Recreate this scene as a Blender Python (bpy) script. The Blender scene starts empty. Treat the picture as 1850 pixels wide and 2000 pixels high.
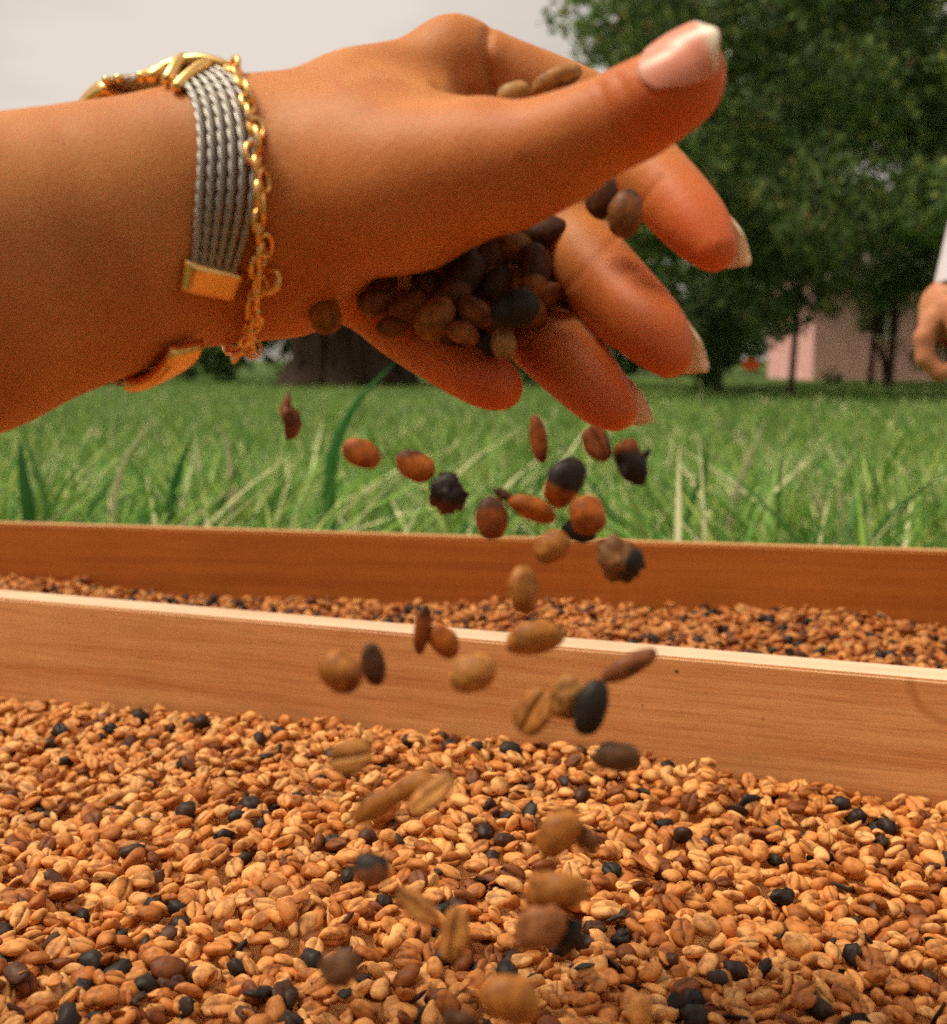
import bpy, math, random
import numpy as np
from mathutils import Vector, Matrix, noise as mnoise
from mathutils.bvhtree import BVHTree

random.seed(7)
rng = np.random.default_rng(7)
S = bpy.context.scene
COL = S.collection

# ------------------------------------------------------------------ camera
CAM = np.array([0.0, 0.0, 0.45])
PITCH = math.atan(300 / 2500)
FWD = np.array([0, math.cos(PITCH), -math.sin(PITCH)])
UPV = np.array([0, math.sin(PITCH), math.cos(PITCH)])
RGT = np.array([1.0, 0, 0])
cd = bpy.data.cameras.new('camera')
cam = bpy.data.objects.new('camera', cd)
COL.objects.link(cam)
cam.location = CAM
cam.rotation_euler = (math.pi / 2 - PITCH, 0, 0)
cd.sensor_width = 36
cd.sensor_fit = 'AUTO'
cd.lens = 45
cd.clip_start = 0.02
cd.clip_end = 500
cd.dof.use_dof = True
cd.dof.focus_distance = 0.47
cd.dof.aperture_fstop = 13.6
S.camera = cam

# ------------------------------------------------------------------ world, sun, exposure
SUN_EL, SUN_ROT = math.radians(64), math.radians(-97)
w = bpy.data.worlds.new('World'); S.world = w
w.use_nodes = True
nt = w.node_tree; nt.nodes.clear()
out = nt.nodes.new('ShaderNodeOutputWorld')
bg = nt.nodes.new('ShaderNodeBackground')
sky = nt.nodes.new('ShaderNodeTexSky')
sky.sky_type = 'NISHITA'; sky.sun_disc = False
sky.sun_elevation = SUN_EL; sky.sun_rotation = SUN_ROT
sky.dust_density = 4.0; sky.air_density = 1.0
tc = nt.nodes.new('ShaderNodeTexCoord')
mp = nt.nodes.new('ShaderNodeMapping'); mp.inputs['Scale'].default_value = (1, 1, 3.5)
nz = nt.nodes.new('ShaderNodeTexNoise'); nz.inputs['Scale'].default_value = 1.6
nz.inputs['Detail'].default_value = 4; nz.inputs['Roughness'].default_value = 0.5
cr = nt.nodes.new('ShaderNodeValToRGB')
cr.color_ramp.elements[0].position = 0.38; cr.color_ramp.elements[0].color = (2.9, 2.5, 2.1, 1)
cr.color_ramp.elements[1].position = 0.64; cr.color_ramp.elements[1].color = (5.0, 4.4, 3.8, 1)
mix = nt.nodes.new('ShaderNodeMixRGB'); mix.inputs[0].default_value = 0.9
nt.links.new(tc.outputs['Generated'], mp.inputs['Vector'])
nt.links.new(mp.outputs[0], nz.inputs['Vector'])
nt.links.new(nz.outputs['Fac'], cr.inputs[0])
nt.links.new(sky.outputs[0], mix.inputs[1]); nt.links.new(cr.outputs[0], mix.inputs[2])
nt.links.new(mix.outputs[0], bg.inputs[0]); bg.inputs[1].default_value = 0.1
nt.links.new(bg.outputs[0], out.inputs[0])
sl = bpy.data.lights.new('sun', 'SUN'); sl.energy = 2.0; sl.angle = math.radians(20)
sl.color = (1.0, 0.87, 0.68)
sun = bpy.data.objects.new('sun', sl); COL.objects.link(sun)
# sun high, slightly behind the scene and to the left
sd = Vector((math.sin(SUN_ROT) * math.cos(SUN_EL), math.cos(SUN_ROT) * math.cos(SUN_EL), math.sin(SUN_EL)))
sun.rotation_euler = sd.to_track_quat('Z', 'Y').to_euler()
S.view_settings.view_transform = 'Standard'
S.view_settings.look = 'None'
S.view_settings.exposure = 0.75
S.view_settings.gamma = 1.0
S.cycles.use_denoising = False          # the photograph is grainy; the renderer's own grain stays
S.cycles.use_adaptive_sampling = True
S.cycles.adaptive_threshold = 0.04
S.cycles.adaptive_min_samples = 24
S.cycles.max_bounces = 8

# ------------------------------------------------------------------ helpers
def W(px, py, d):
    """photo direction (1850x2000) at depth d metres -> world point"""
    return CAM + RGT * (px - 925) / 2500 * d + UPV * (1000 - py) / 2500 * d + FWD * d
def G(px, py, z):
    r = RGT * (px - 925) / 2500 + UPV * (1000 - py) / 2500 + FWD
    return CAM + r * ((z - CAM[2]) / r[2])
def to_px(P):
    q = P - CAM
    d = q @ FWD
    return 925 + 2500 * (q @ RGT) / d, 1000 - 2500 * (q @ UPV) / d, d
def srgb(r, g, b):
    f = lambda c: (c / 255 / 12.92) if c / 255 <= 0.04045 else ((c / 255 + 0.055) / 1.055) ** 2.4
    return (f(r), f(g), f(b), 1)
def tag(o, label=None, cat=None, group=None, kind=None):
    if label: o['label'] = label
    if cat: o['category'] = cat
    if group: o['group'] = group
    if kind: o['kind'] = kind
    return o
def empty(name, loc):
    o = bpy.data.objects.new(name, None); COL.objects.link(o)
    o.location = loc; o.empty_display_size = 0.02
    return o
def mesh_obj(name, verts, faces, mat, parent=None, smooth=True, cols=None, mesh=None):
    if mesh is None:
        mesh = bpy.data.meshes.new(name)
        verts = np.asarray(verts, dtype=np.float32)
        if isinstance(faces, np.ndarray):
            n, k = faces.shape
            mesh.vertices.add(len(verts)); mesh.vertices.foreach_set('co', verts.ravel())
            mesh.loops.add(n * k); mesh.loops.foreach_set('vertex_index', faces.astype(np.int32).ravel())
            mesh.polygons.add(n); mesh.polygons.foreach_set('loop_start', np.arange(0, n * k, k, dtype=np.int32))
            mesh.update(calc_edges=True)
        else:
            mesh.from_pydata(verts.tolist(), [], faces)
        if smooth:
            mesh.polygons.foreach_set('use_smooth', np.ones(len(mesh.polygons), dtype=bool))
        if cols is not None:
            a = mesh.color_attributes.new('tint', 'FLOAT_COLOR', 'POINT')
            a.data.foreach_set('color', np.asarray(cols, dtype=np.float32).ravel())
        if mat: mesh.materials.append(mat)
    o = bpy.data.objects.new(name, mesh); COL.objects.link(o)
    if parent is not None:
        o.parent = parent
        o.matrix_parent_inverse = Matrix.Translation(-Vector(parent.location))
    return o

# ------------------------------------------------------------------ materials
def new_mat(name):
    m = bpy.data.materials.new(name); m.use_nodes = True
    n = m.node_tree
    return m, n, n.nodes['Principled BSDF']
def N(n, t, **kw):
    nd = n.nodes.new(t)
    for k, v in kw.items():
        if k in nd.inputs: nd.inputs[k].default_value = v
        else: setattr(nd, k, v)
    return nd
def bump(n, b, src, strength, dist):
    bp = N(n, 'ShaderNodeBump'); bp.inputs['Strength'].default_value = strength; bp.inputs['Distance'].default_value = dist
    n.links.new(src, bp.inputs['Height']); n.links.new(bp.outputs[0], b.inputs['Normal'])
    return bp
def mat_bean():
    m, n, b = new_mat('bean_parchment')
    a = N(n, 'ShaderNodeAttribute', attribute_name='tint')
    tc = N(n, 'ShaderNodeTexCoord')
    z1 = N(n, 'ShaderNodeTexNoise', Scale=230.0, Detail=3.0, Roughness=0.6)
    z2 = N(n, 'ShaderNodeTexNoise', Scale=900.0, Detail=2.0, Roughness=0.6)
    n.links.new(tc.outputs['Object'], z1.inputs['Vector']); n.links.new(tc.outputs['Object'], z2.inputs['Vector'])
    r = N(n, 'ShaderNodeValToRGB')
    r.color_ramp.elements[0].position = 0.34; r.color_ramp.elements[0].color = (0.42, 0.30, 0.24, 1)
    r.color_ramp.elements[1].position = 0.55; r.color_ramp.elements[1].color = (1.08, 1.06, 1.04, 1)
    n.links.new(z1.outputs['Fac'], r.inputs[0])
    mx = N(n, 'ShaderNodeMixRGB', blend_type='MULTIPLY'); mx.inputs[0].default_value = 0.85
    n.links.new(a.outputs['Color'], mx.inputs[1]); n.links.new(r.outputs[0], mx.inputs[2])
    n.links.new(mx.outputs[0], b.inputs['Base Color'])
    b.inputs['Roughness'].default_value = 0.52
    b.inputs['Specular IOR Level'].default_value = 0.26
    b.inputs['Subsurface Weight'].default_value = 0.0
    bump(n, b, z2.outputs['Fac'], 0.35, 0.0004)
    return m
def mat_wood(name, base, dark, rot_axis='X', wear=0.5):
    m, n, b = new_mat(name)
    tc = N(n, 'ShaderNodeTexCoord')
    mp = N(n, 'ShaderNodeMapping'); mp.inputs['Scale'].default_value = (1.4, 30, 42)
    n.links.new(tc.outputs['Object'], mp.inputs['Vector'])
    z = N(n, 'ShaderNodeTexNoise', Scale=2.2, Detail=6.0, Roughness=0.62, Distortion=0.6)
    n.links.new(mp.outputs[0], z.inputs['Vector'])
    mp2 = N(n, 'ShaderNodeMapping'); mp2.inputs['Scale'].default_value = (14, 260, 420)
    n.links.new(tc.outputs['Object'], mp2.inputs['Vector'])
    z2 = N(n, 'ShaderNodeTexNoise', Scale=2.0, Detail=3.0, Roughness=0.6)
    n.links.new(mp2.outputs[0], z2.inputs['Vector'])
    z3 = N(n, 'ShaderNodeTexNoise', Scale=5.5, Detail=4.0, Roughness=0.6)
    n.links.new(tc.outputs['Object'], z3.inputs['Vector'])
    r = N(n, 'ShaderNodeValToRGB')
    r.color_ramp.elements[0].position = 0.33; r.color_ramp.elements[0].color = dark
    r.color_ramp.elements[1].position = 0.56; r.color_ramp.elements[1].color = base
    n.links.new(z.outputs['Fac'], r.inputs[0])
    r2 = N(n, 'ShaderNodeValToRGB')
    r2.color_ramp.elements[0].position = 0.28; r2.color_ramp.elements[0].color = (0.62, 0.52, 0.45, 1)
    r2.color_ramp.elements[1].position = 0.5; r2.color_ramp.elements[1].color = (1, 1, 1, 1)
    n.links.new(z2.outputs['Fac'], r2.inputs[0])
    mx = N(n, 'ShaderNodeMixRGB', blend_type='MULTIPLY'); mx.inputs[0].default_value = wear
    n.links.new(r.outputs[0], mx.inputs[1]); n.links.new(r2.outputs[0], mx.inputs[2])
    r3 = N(n, 'ShaderNodeValToRGB')
    r3.color_ramp.elements[0].position = 0.3; r3.color_ramp.elements[0].color = (0.72, 0.6, 0.5, 1)
    r3.color_ramp.elements[1].position = 0.65; r3.color_ramp.elements[1].color = (1.05, 1.03, 1.0, 1)
    n.links.new(z3.outputs['Fac'], r3.inputs[0])
    mx3 = N(n, 'ShaderNodeMixRGB', blend_type='MULTIPLY'); mx3.inputs[0].default_value = 0.6
    n.links.new(mx.outputs[0], mx3.inputs[1]); n.links.new(r3.outputs[0], mx3.inputs[2])
    n.links.new(mx3.outputs[0], b.inputs['Base Color'])
    b.inputs['Roughness'].default_value = 0.7
    b.inputs['Specular IOR Level'].default_value = 0.25
    bump(n, b, z2.outputs['Fac'], 0.25, 0.0006)
    return m
def mat_plain(name, col, rough=0.6, metal=0.0, spec=0.5, nscale=None, namt=0.3, bumpd=0.0):
    m, n, b = new_mat(name)
    b.inputs['Base Color'].default_value = col
    b.inputs['Roughness'].default_value = rough
    b.inputs['Metallic'].default_value = metal
    b.inputs['Specular IOR Level'].default_value = spec
    if nscale:
        tc = N(n, 'ShaderNodeTexCoord')
        z = N(n, 'ShaderNodeTexNoise', Scale=nscale, Detail=4.0, Roughness=0.6)
        n.links.new(tc.outputs['Object'], z.inputs['Vector'])
        r = N(n, 'ShaderNodeValToRGB')
        r.color_ramp.elements[0].position = 0.3
        r.color_ramp.elements[0].color = tuple(c * (1 - namt) for c in col[:3]) + (1,)
        r.color_ramp.elements[1].position = 0.7
        r.color_ramp.elements[1].color = tuple(min(1, c * (1 + namt)) for c in col[:3]) + (1,)
        n.links.new(z.outputs['Fac'], r.inputs[0]); n.links.new(r.outputs[0], b.inputs['Base Color'])
        if bumpd: bump(n, b, z.outputs['Fac'], 0.6, bumpd)
    return m
def mat_leaf(name, trans=0.35, rough=0.55, spec=0.3):
    m, n, b = new_mat(name)
    a = N(n, 'ShaderNodeAttribute', attribute_name='tint')
    n.links.new(a.outputs['Color'], b.inputs['Base Color'])
    b.inputs['Roughness'].default_value = rough; b.inputs['Specular IOR Level'].default_value = spec
    t = N(n, 'ShaderNodeBsdfTranslucent'); n.links.new(a.outputs['Color'], t.inputs[0])
    ms = N(n, 'ShaderNodeMixShader'); ms.inputs[0].default_value = trans
    n.links.new(b.outputs[0], ms.inputs[1]); n.links.new(t.outputs[0], ms.inputs[2])
    n.links.new(ms.outputs[0], n.nodes['Material Output'].inputs[0])
    return m
def mat_skin(name='skin', sss=0.35):
    m, n, b = new_mat(name)
    a = N(n, 'ShaderNodeAttribute', attribute_name='tint')
    tc = N(n, 'ShaderNodeTexCoord')
    z = N(n, 'ShaderNodeTexNoise', Scale=38.0, Detail=4.0, Roughness=0.6)
    n.links.new(tc.outputs['Object'], z.inputs['Vector'])
    r = N(n, 'ShaderNodeValToRGB')
    r.color_ramp.elements[0].position = 0.34; r.color_ramp.elements[0].color = (0.84, 0.70, 0.62, 1)
    r.color_ramp.elements[1].position = 0.62; r.color_ramp.elements[1].color = (1.05, 1.05, 1.05, 1)
    n.links.new(z.outputs['Fac'], r.inputs[0])
    mx = N(n, 'ShaderNodeMixRGB', blend_type='MULTIPLY'); mx.inputs[0].default_value = 0.8
    n.links.new(a.outputs['Color'], mx.inputs[1]); n.links.new(r.outputs[0], mx.inputs[2])
    n.links.new(mx.outputs[0], b.inputs['Base Color'])
    b.inputs['Roughness'].default_value = 0.56
    b.inputs['Specular IOR Level'].default_value = 0.35
    b.inputs['Subsurface Weight'].default_value = sss
    b.inputs['Subsurface Radius'].default_value = (1.0, 0.32, 0.12)
    b.inputs['Subsurface Scale'].default_value = 0.006
    v = N(n, 'ShaderNodeTexVoronoi', Scale=620.0)
    n.links.new(tc.outputs['Object'], v.inputs['Vector'])
    bump(n, b, v.outputs['Distance'], 0.13, 0.0005)
    return m
M_BEAN = mat_bean()
M_WOOD = mat_wood('divider_wood', srgb(222, 164, 104), srgb(198, 130, 74), wear=0.6)
M_WOOD2 = mat_wood('back_board_wood', srgb(188, 110, 40), srgb(166, 90, 30), wear=0.25)
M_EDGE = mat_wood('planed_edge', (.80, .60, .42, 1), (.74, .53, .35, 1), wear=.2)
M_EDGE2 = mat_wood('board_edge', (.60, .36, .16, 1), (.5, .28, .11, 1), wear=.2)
M_LEAF = mat_leaf('leaves', trans=.45)
M_GRASS = mat_leaf('grass', trans=0.3)
M_SKIN = mat_skin()
M_BARK = mat_plain('bark', srgb(70, 52, 38), 0.9, nscale=12, namt=0.5, bumpd=0.02)
M_GOLD = mat_plain('gold', (1.0, 0.62, 0.22, 1), 0.32, 1.0)
M_STEEL = mat_plain('steel_cable', (0.44, 0.42, 0.39, 1), 0.52, 1.0)

# ------------------------------------------------------------------ implicit surface modelling
def smin(a, b, k):
    if k <= 0: return np.minimum(a, b)
    h = np.clip(0.5 + 0.5 * (b - a) / k, 0, 1)
    return b * (1 - h) + a * h - k * h * (1 - h)
def cone_d(X, Y, Z, a, b, ra, rb, sq=None):
    ba = b - a; L = float(ba @ ba) + 1e-9
    px, py, pz = X - a[0], Y - a[1], Z - a[2]
    t = np.clip((px * ba[0] + py * ba[1] + pz * ba[2]) / L, 0, 1)
    qx, qy, qz = px - t * ba[0], py - t * ba[1], pz - t * ba[2]
    if sq is not None:
        n, s = sq
        qn = (qx * n[0] + qy * n[1] + qz * n[2]) * (1 / s - 1)
        qx, qy, qz = qx + n[0] * qn, qy + n[1] * qn, qz + n[2] * qn
    return np.sqrt(qx * qx + qy * qy + qz * qz) - (ra + (rb - ra) * t)
class Field:
    def __init__(s, xs, ys, zs):
        s.xs, s.ys, s.zs = [np.asarray(v, np.float32) for v in (xs, ys, zs)]
        s.f = np.full((len(xs), len(ys), len(zs)), 9.0, np.float32)
    def group(s, prims, kin, kout):
        """prims: list of (a,b,ra,rb,sq) ; smooth union inside with kin, onto the field with kout"""
        pts = np.array([p[0] for p in prims] + [p[1] for p in prims])
        R = max(max(p[2], p[3]) for p in prims) * 1.05 + kin + kout + 9
        lo, hi = pts.min(0) - R, pts.max(0) + R
        sl = []
        for ax, v in enumerate((s.xs, s.ys, s.zs)):
            i0, i1 = np.searchsorted(v, lo[ax]), np.searchsorted(v, hi[ax])
            sl.append(slice(max(0, i0 - 1), min(len(v), i1 + 1)))
        X = s.xs[sl[0]][:, None, None]; Y = s.ys[sl[1]][None, :, None]; Z = s.zs[sl[2]][None, None, :]
        g = None
        for (a, b, ra, rb, sq) in prims:
            d = cone_d(X, Y, Z, a, b, ra, rb, sq)
            g = d if g is None else smin(g, d, kin)
        s.f[tuple(sl)] = smin(s.f[tuple(sl)], g.astype(np.float32), kout)
    def cut(s, a, b, ra, rb, k, sq=None):
        R = max(ra, rb) + k + 3
        lo, hi = np.minimum(a, b) - R, np.maximum(a, b) + R
        sl = []
        for ax, v in enumerate((s.xs, s.ys, s.zs)):
            i0, i1 = np.searchsorted(v, lo[ax]), np.searchsorted(v, hi[ax])
            sl.append(slice(max(0, i0 - 1), min(len(v), i1 + 1)))
        X = s.xs[sl[0]][:, None, None]; Y = s.ys[sl[1]][None, :, None]; Z = s.zs[sl[2]][None, None, :]
        d = cone_d(X, Y, Z, a, b, ra, rb, sq)
        s.f[tuple(sl)] = -smin(-s.f[tuple(sl)], d.astype(np.float32), k)
    def surface(s, smooth=2):
        f = s.f; ins = f < 0
        nx, ny, nz = f.shape
        c = np.zeros((nx - 1, ny - 1, nz - 1), np.int8)
        offs = [(i, j, k) for i in (0, 1) for j in (0, 1) for k in (0, 1)]
        for (i, j, k) in offs:
            c += ins[i:nx - 1 + i, j:ny - 1 + j, k:nz - 1 + k]
        act = (c > 0) & (c < 8)
        I, J, K = np.nonzero(act)
        idx = np.full(act.shape, -1, np.int32); idx[I, J, K] = np.arange(len(I))
        vals = {o: f[I + o[0], J + o[1], K + o[2]] for o in offs}
        acc = np.zeros((len(I), 3)); cnt = np.zeros(len(I))
        for o in offs:
            for ax in range(3):
                if o[ax] == 0:
                    q = list(o); q[ax] = 1; q = tuple(q)
                    va, vb = vals[o], vals[q]
                    m = (va < 0) != (vb < 0)
                    t = np.where(m, va / np.where(m, va - vb, 1), 0)
                    P = np.array(o, float)[None].repeat(len(I), 0)
                    P[:, ax] += t
                    acc += P * m[:, None]; cnt += m
        loc = acc / cnt[:, None]
        V = np.empty((len(I), 3))
        for ax, (v, b) in enumerate(zip((s.xs, s.ys, s.zs), (I, J, K))):
            V[:, ax] = v[b] + (v[b + 1] - v[b]) * loc[:, ax]
        F = []
        for ax in range(3):
            sA = [slice(None)] * 3; sB = [slice(None)] * 3
            sA[ax] = slice(0, -1); sB[ax] = slice(1, None)
            A, B = ins[tuple(sA)], ins[tuple(sB)]
            ch = A != B
            i, j, k = np.nonzero(ch)
            flip = A[i, j, k]
            P = [i, j, k]; u, v = (ax + 1) % 3, (ax + 2) % 3
            ok = (P[u] > 0) & (P[v] > 0) & (P[u] < f.shape[u] - 1) & (P[v] < f.shape[v] - 1)
            P = [q[ok] for q in P]; flip = flip[ok]
            def cell(du, dv):
                Q = [P[0], P[1], P[2]]
                Q = [q.copy() for q in Q]; Q[u] -= du; Q[v] -= dv
                return idx[Q[0], Q[1], Q[2]]
            q4 = np.stack([cell(1, 1), cell(0, 1), cell(0, 0), cell(1, 0)], 1)
            q4[~flip] = q4[~flip][:, ::-1]
            F.append(q4)
        F = np.concatenate(F)
        F = F[(F >= 0).all(1)]
        e = np.concatenate([F[:, [0, 1]], F[:, [1, 2]], F[:, [2, 3]], F[:, [3, 0]]])
        for _ in range(smooth):
            sm = np.zeros_like(V); n = np.zeros(len(V))
            for ax in range(3):
                sm[:, ax] = np.bincount(e[:, 0], V[e[:, 1], ax], len(V)) + np.bincount(e[:, 1], V[e[:, 0], ax], len(V))
            n = np.bincount(e[:, 0], minlength=len(V)) + np.bincount(e[:, 1], minlength=len(V))
            V = V * 0.5 + 0.5 * sm / n[:, None]
        return V, F
def vnormals(V, F):
    n = np.cross(V[F[:, 2]] - V[F[:, 0]], V[F[:, 3]] - V[F[:, 1]])
    o = np.zeros_like(V)
    for c in range(F.shape[1]):
        for ax in range(3):
            o[:, ax] += np.bincount(F[:, c], n[:, ax], len(V))
    return o / (np.linalg.norm(o, axis=1, keepdims=True) + 1e-12)
def steps(*segs):
    """segs: (start, end, step) joined"""
    out = []
    for a, b, h in segs:
        n = max(1, int(round((b - a) / h)))
        out += list(np.linspace(a, b, n, endpoint=False))
    out.append(segs[-1][1])
    return np.array(out)

# ------------------------------------------------------------------ generic shapes
def tube(path, r, seg=8, closed=False, squash=1.0, r_end=None):
    P = np.asarray(path, float); n = len(P)
    T = np.roll(P, -1, 0) - np.roll(P, 1, 0)
    if not closed: T[0] = P[1] - P[0]; T[-1] = P[-1] - P[-2]
    T /= np.linalg.norm(T, axis=1, keepdims=True) + 1e-12
    up = np.array([0.13, 0.21, 0.97]); A = []
    a = np.cross(T[0], up); a /= np.linalg.norm(a)
    for i in range(n):
        a = a - T[i] * (a @ T[i]); a /= np.linalg.norm(a); A.append(a)
    A = np.array(A); B = np.cross(T, A)
    rr = np.broadcast_to(np.asarray(r, float), (n,)) if r_end is None else np.linspace(r, r_end, n)
    th = np.linspace(0, 2 * math.pi, seg, endpoint=False)
    V = P[:, None] + rr[:, None, None] * (A[:, None] * np.cos(th)[None, :, None] + squash * B[:, None] * np.sin(th)[None, :, None])
    V = V.reshape(-1, 3); F = []
    for i in range(n if closed else n - 1):
        for j in range(seg):
            j2 = (j + 1) % seg; i2 = (i + 1) % n
            F.append((i * seg + j, i * seg + j2, i2 * seg + j2, i2 * seg + j))
    if not closed:
        F.append(tuple(range(seg))[::-1]); F.append(tuple((n - 1) * seg + j for j in range(seg)))
    return V, F
def board(name, p0, p1, z0, z1, th, mat, parent, bev=0.0018, side=1, edge=None):
    """a plank whose near face runs p0->p1 (xy), thickness th away to the left of that direction"""
    p0, p1 = np.array(p0[:2], float), np.array(p1[:2], float)
    d = p1 - p0; L = np.linalg.norm(d); d /= L
    n = np.array([-d[1], d[0]]) * side
    import bmesh
    bm = bmesh.new()
    nx = max(2, int(L / 0.05))
    bmesh.ops.create_cube(bm, size=1)
    for v in bm.verts:
        v.co = Vector((v.co.x * L, v.co.y * th, v.co.z * (z1 - z0)))
    bmesh.ops.bevel(bm, geom=list(bm.edges), offset=bev, segments=2, affect='EDGES')
    me = bpy.data.meshes.new(name); bm.to_mesh(me); bm.free()
    me.materials.append(mat)
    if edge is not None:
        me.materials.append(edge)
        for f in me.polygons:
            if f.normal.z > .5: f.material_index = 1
    o = bpy.data.objects.new(name, me); COL.objects.link(o)
    c = (p0 + p1) / 2 + n * th / 2
    o.location = (c[0], c[1], (z0 + z1) / 2)
    o.rotation_euler = (0, 0, math.atan2(d[1], d[0]))
    if parent is not None:
        o.parent = parent; o.matrix_parent_inverse = Matrix.Translation(-Vector(parent.location))
    return o

# ------------------------------------------------------------------ ground
def ground():
    m, n, b = new_mat('lawn_soil')
    tc = N(n, 'ShaderNodeTexCoord')
    z = N(n, 'ShaderNodeTexNoise', Scale=9.0, Detail=8.0, Roughness=0.7)
    z2 = N(n, 'ShaderNodeTexNoise', Scale=0.5, Detail=3.0)
    n.links.new(tc.outputs['Object'], z.inputs['Vector']); n.links.new(tc.outputs['Object'], z2.inputs['Vector'])
    r = N(n, 'ShaderNodeValToRGB')
    r.color_ramp.elements[0].position = 0.3; r.color_ramp.elements[0].color = (0.035, 0.075, 0.018, 1)
    r.color_ramp.elements[1].position = 0.7; r.color_ramp.elements[1].color = (0.12, 0.19, 0.045, 1)
    n.links.new(z.outputs['Fac'], r.inputs[0])
    r2 = N(n, 'ShaderNodeValToRGB')
    r2.color_ramp.elements[0].position = 0.35; r2.color_ramp.elements[0].color = (0.7, 0.75, 0.8, 1)
    r2.color_ramp.elements[1].position = 0.65; r2.color_ramp.elements[1].color = (1.1, 1.1, 1, 1)
    n.links.new(z2.outputs['Fac'], r2.inputs[0])
    mx = N(n, 'ShaderNodeMixRGB', blend_type='MULTIPLY'); mx.inputs[0].default_value = 1
    n.links.new(r.outputs[0], mx.inputs[1]); n.links.new(r2.outputs[0], mx.inputs[2])
    n.links.new(mx.outputs[0], b.inputs['Base Color']); b.inputs['Roughness'].default_value = 0.95
    b.inputs['Specular IOR Level'].default_value = 0.1
    xs = np.concatenate([np.linspace(-300, -15, 8), np.linspace(-12, 14, 60), np.linspace(18, 300, 8)])
    ys = np.concatenate([np.linspace(-200, -3, 6), np.linspace(-2, 34, 90), np.linspace(38, 400, 8)])
    X, Y = np.meshgrid(xs, ys, indexing='ij')
    Zg = np.zeros_like(X)
    for i in range(X.shape[0]):
        for j in range(X.shape[1]):
            if abs(X[i, j]) < 14 and 1 < Y[i, j] < 35:
                Zg[i, j] = 0.03 * mnoise.noise(Vector((X[i, j] * 0.5, Y[i, j] * 0.5, 0)))
    V = np.stack([X, Y, Zg], -1).reshape(-1, 3)
    a, c = len(xs), len(ys)
    I, J = np.meshgrid(np.arange(a - 1), np.arange(c - 1), indexing='ij')
    q = (I * c + J).ravel()
    F = np.stack([q, q + c, q + c + 1, q + 1], 1)
    o = mesh_obj('ground', V, F, m); tag(o, kind='structure')
ground()

def blades(n_, xy, h, wd, cols, lean, curve, segs=3):
    """n_ grass blades as tapered bent strips"""
    ang = rng.uniform(0, 2 * math.pi, n_)
    la = rng.uniform(0, 2 * math.pi, n_)
    side = np.stack([np.cos(ang), np.sin(ang), 0 * ang], 1)
    ld = np.stack([np.cos(la), np.sin(la), 0 * la], 1)
    V = []; C = []
    base = np.stack([xy[:, 0], xy[:, 1], np.full(n_, -0.005)], 1)
    for k in range(segs + 1):
        t = k / segs
        c = base + np.array([0, 0, 1]) * (h * t * (1 - 0.25 * curve * t))[:, None] + ld * (h * (lean * t + curve * t * t))[:, None]
        ww = wd * (1 - t ** 1.6) * 0.5 + 0.0003
        V += [c - side * ww[:, None], c + side * ww[:, None]]
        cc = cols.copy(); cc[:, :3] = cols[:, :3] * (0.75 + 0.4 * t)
        C += [cc, cc]
    m = 2 * (segs + 1)
    V = np.stack(V, 1).reshape(-1, 3); C = np.stack(C, 1).reshape(-1, 4)
    b = (np.arange(n_) * m)[:, None]
    F = np.concatenate([b + np.array([2 * k, 2 * k + 1, 2 * k + 3, 2 * k + 2]) for k in range(segs)])
    return V, F, C
def colmix(n_, pal, wts, jit=0.2):
    pal = np.array(pal); i = rng.choice(len(pal), n_, p=np.array(wts) / sum(wts))
    c = pal[i] * (1 + rng.uniform(-jit, jit, (n_, 1)))
    return np.concatenate([c, np.ones((n_, 1))], 1)
GP = [(0.07, 0.19, 0.035), (0.13, 0.30, 0.045), (0.24, 0.40, 0.07), (0.78, 0.76, 0.42), (0.40, 0.50, 0.12)]
def field(name, label, n_, y0, y1, hm, hs, wm, wts, lean, curve, dens=1.0):
    y = y0 * (y1 / y0) ** (rng.uniform(0, 1, n_) ** dens)
    x = rng.uniform(-1, 1, n_) * (0.5 * y + 0.4)
    h = np.clip(rng.normal(hm, hs, n_), 0.03, None); wd = wm * rng.uniform(0.6, 1.4, n_)
    c = colmix(n_, GP, wts)
    V, F, C = blades(n_, np.stack([x, y], 1), h, wd, c, rng.uniform(0, lean, n_), rng.uniform(0, curve, n_))
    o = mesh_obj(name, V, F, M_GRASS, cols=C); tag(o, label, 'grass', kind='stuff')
field('lawn_grass', 'short mown green lawn stretching back to the trees', 42000, 3.2, 26, 0.07, 0.02, 0.012, (2, 4, 4, 1.3, 3), 0.8, 0.5, 1.2)
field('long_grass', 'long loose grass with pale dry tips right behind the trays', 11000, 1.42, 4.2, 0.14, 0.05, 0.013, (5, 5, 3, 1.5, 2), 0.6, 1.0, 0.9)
# dry straws lying over the grass
field('dry_straw', 'pale dry straw scattered through the long grass', 1000, 1.45, 4.0, 0.17, 0.06, 0.010, (0, 0, 1, 7, 1), 1.2, 1.0, 1.0)
tc2 = []
for k in range(95):
    px_ = rng.choice([rng.uniform(-150, 560), rng.uniform(1300, 2000), rng.uniform(560, 1300)], p=[.44, .44, .12])
    yy = rng.uniform(1.5, 2.7); xx = (px_ - 925) / 2500 * yy; nb = int(rng.uniform(26, 60))
    tc2.append(np.stack([rng.normal(xx, .035, nb), rng.normal(yy, .035, nb)], 1))
xy = np.concatenate(tc2); nb = len(xy)
tone = rng.uniform(.8, 1.25, nb)[:, None]
c_ = colmix(nb, GP, (4, 5, 4, 2.2, 2.5)); c_[:, :3] *= tone
V, F, C = blades(nb, xy, np.clip(rng.normal(.25, .06, nb), .08, .37), 0.015 * rng.uniform(.6, 1.4, nb), c_, rng.uniform(.05, .55, nb), rng.uniform(.1, 1.0, nb), segs=5)
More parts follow.
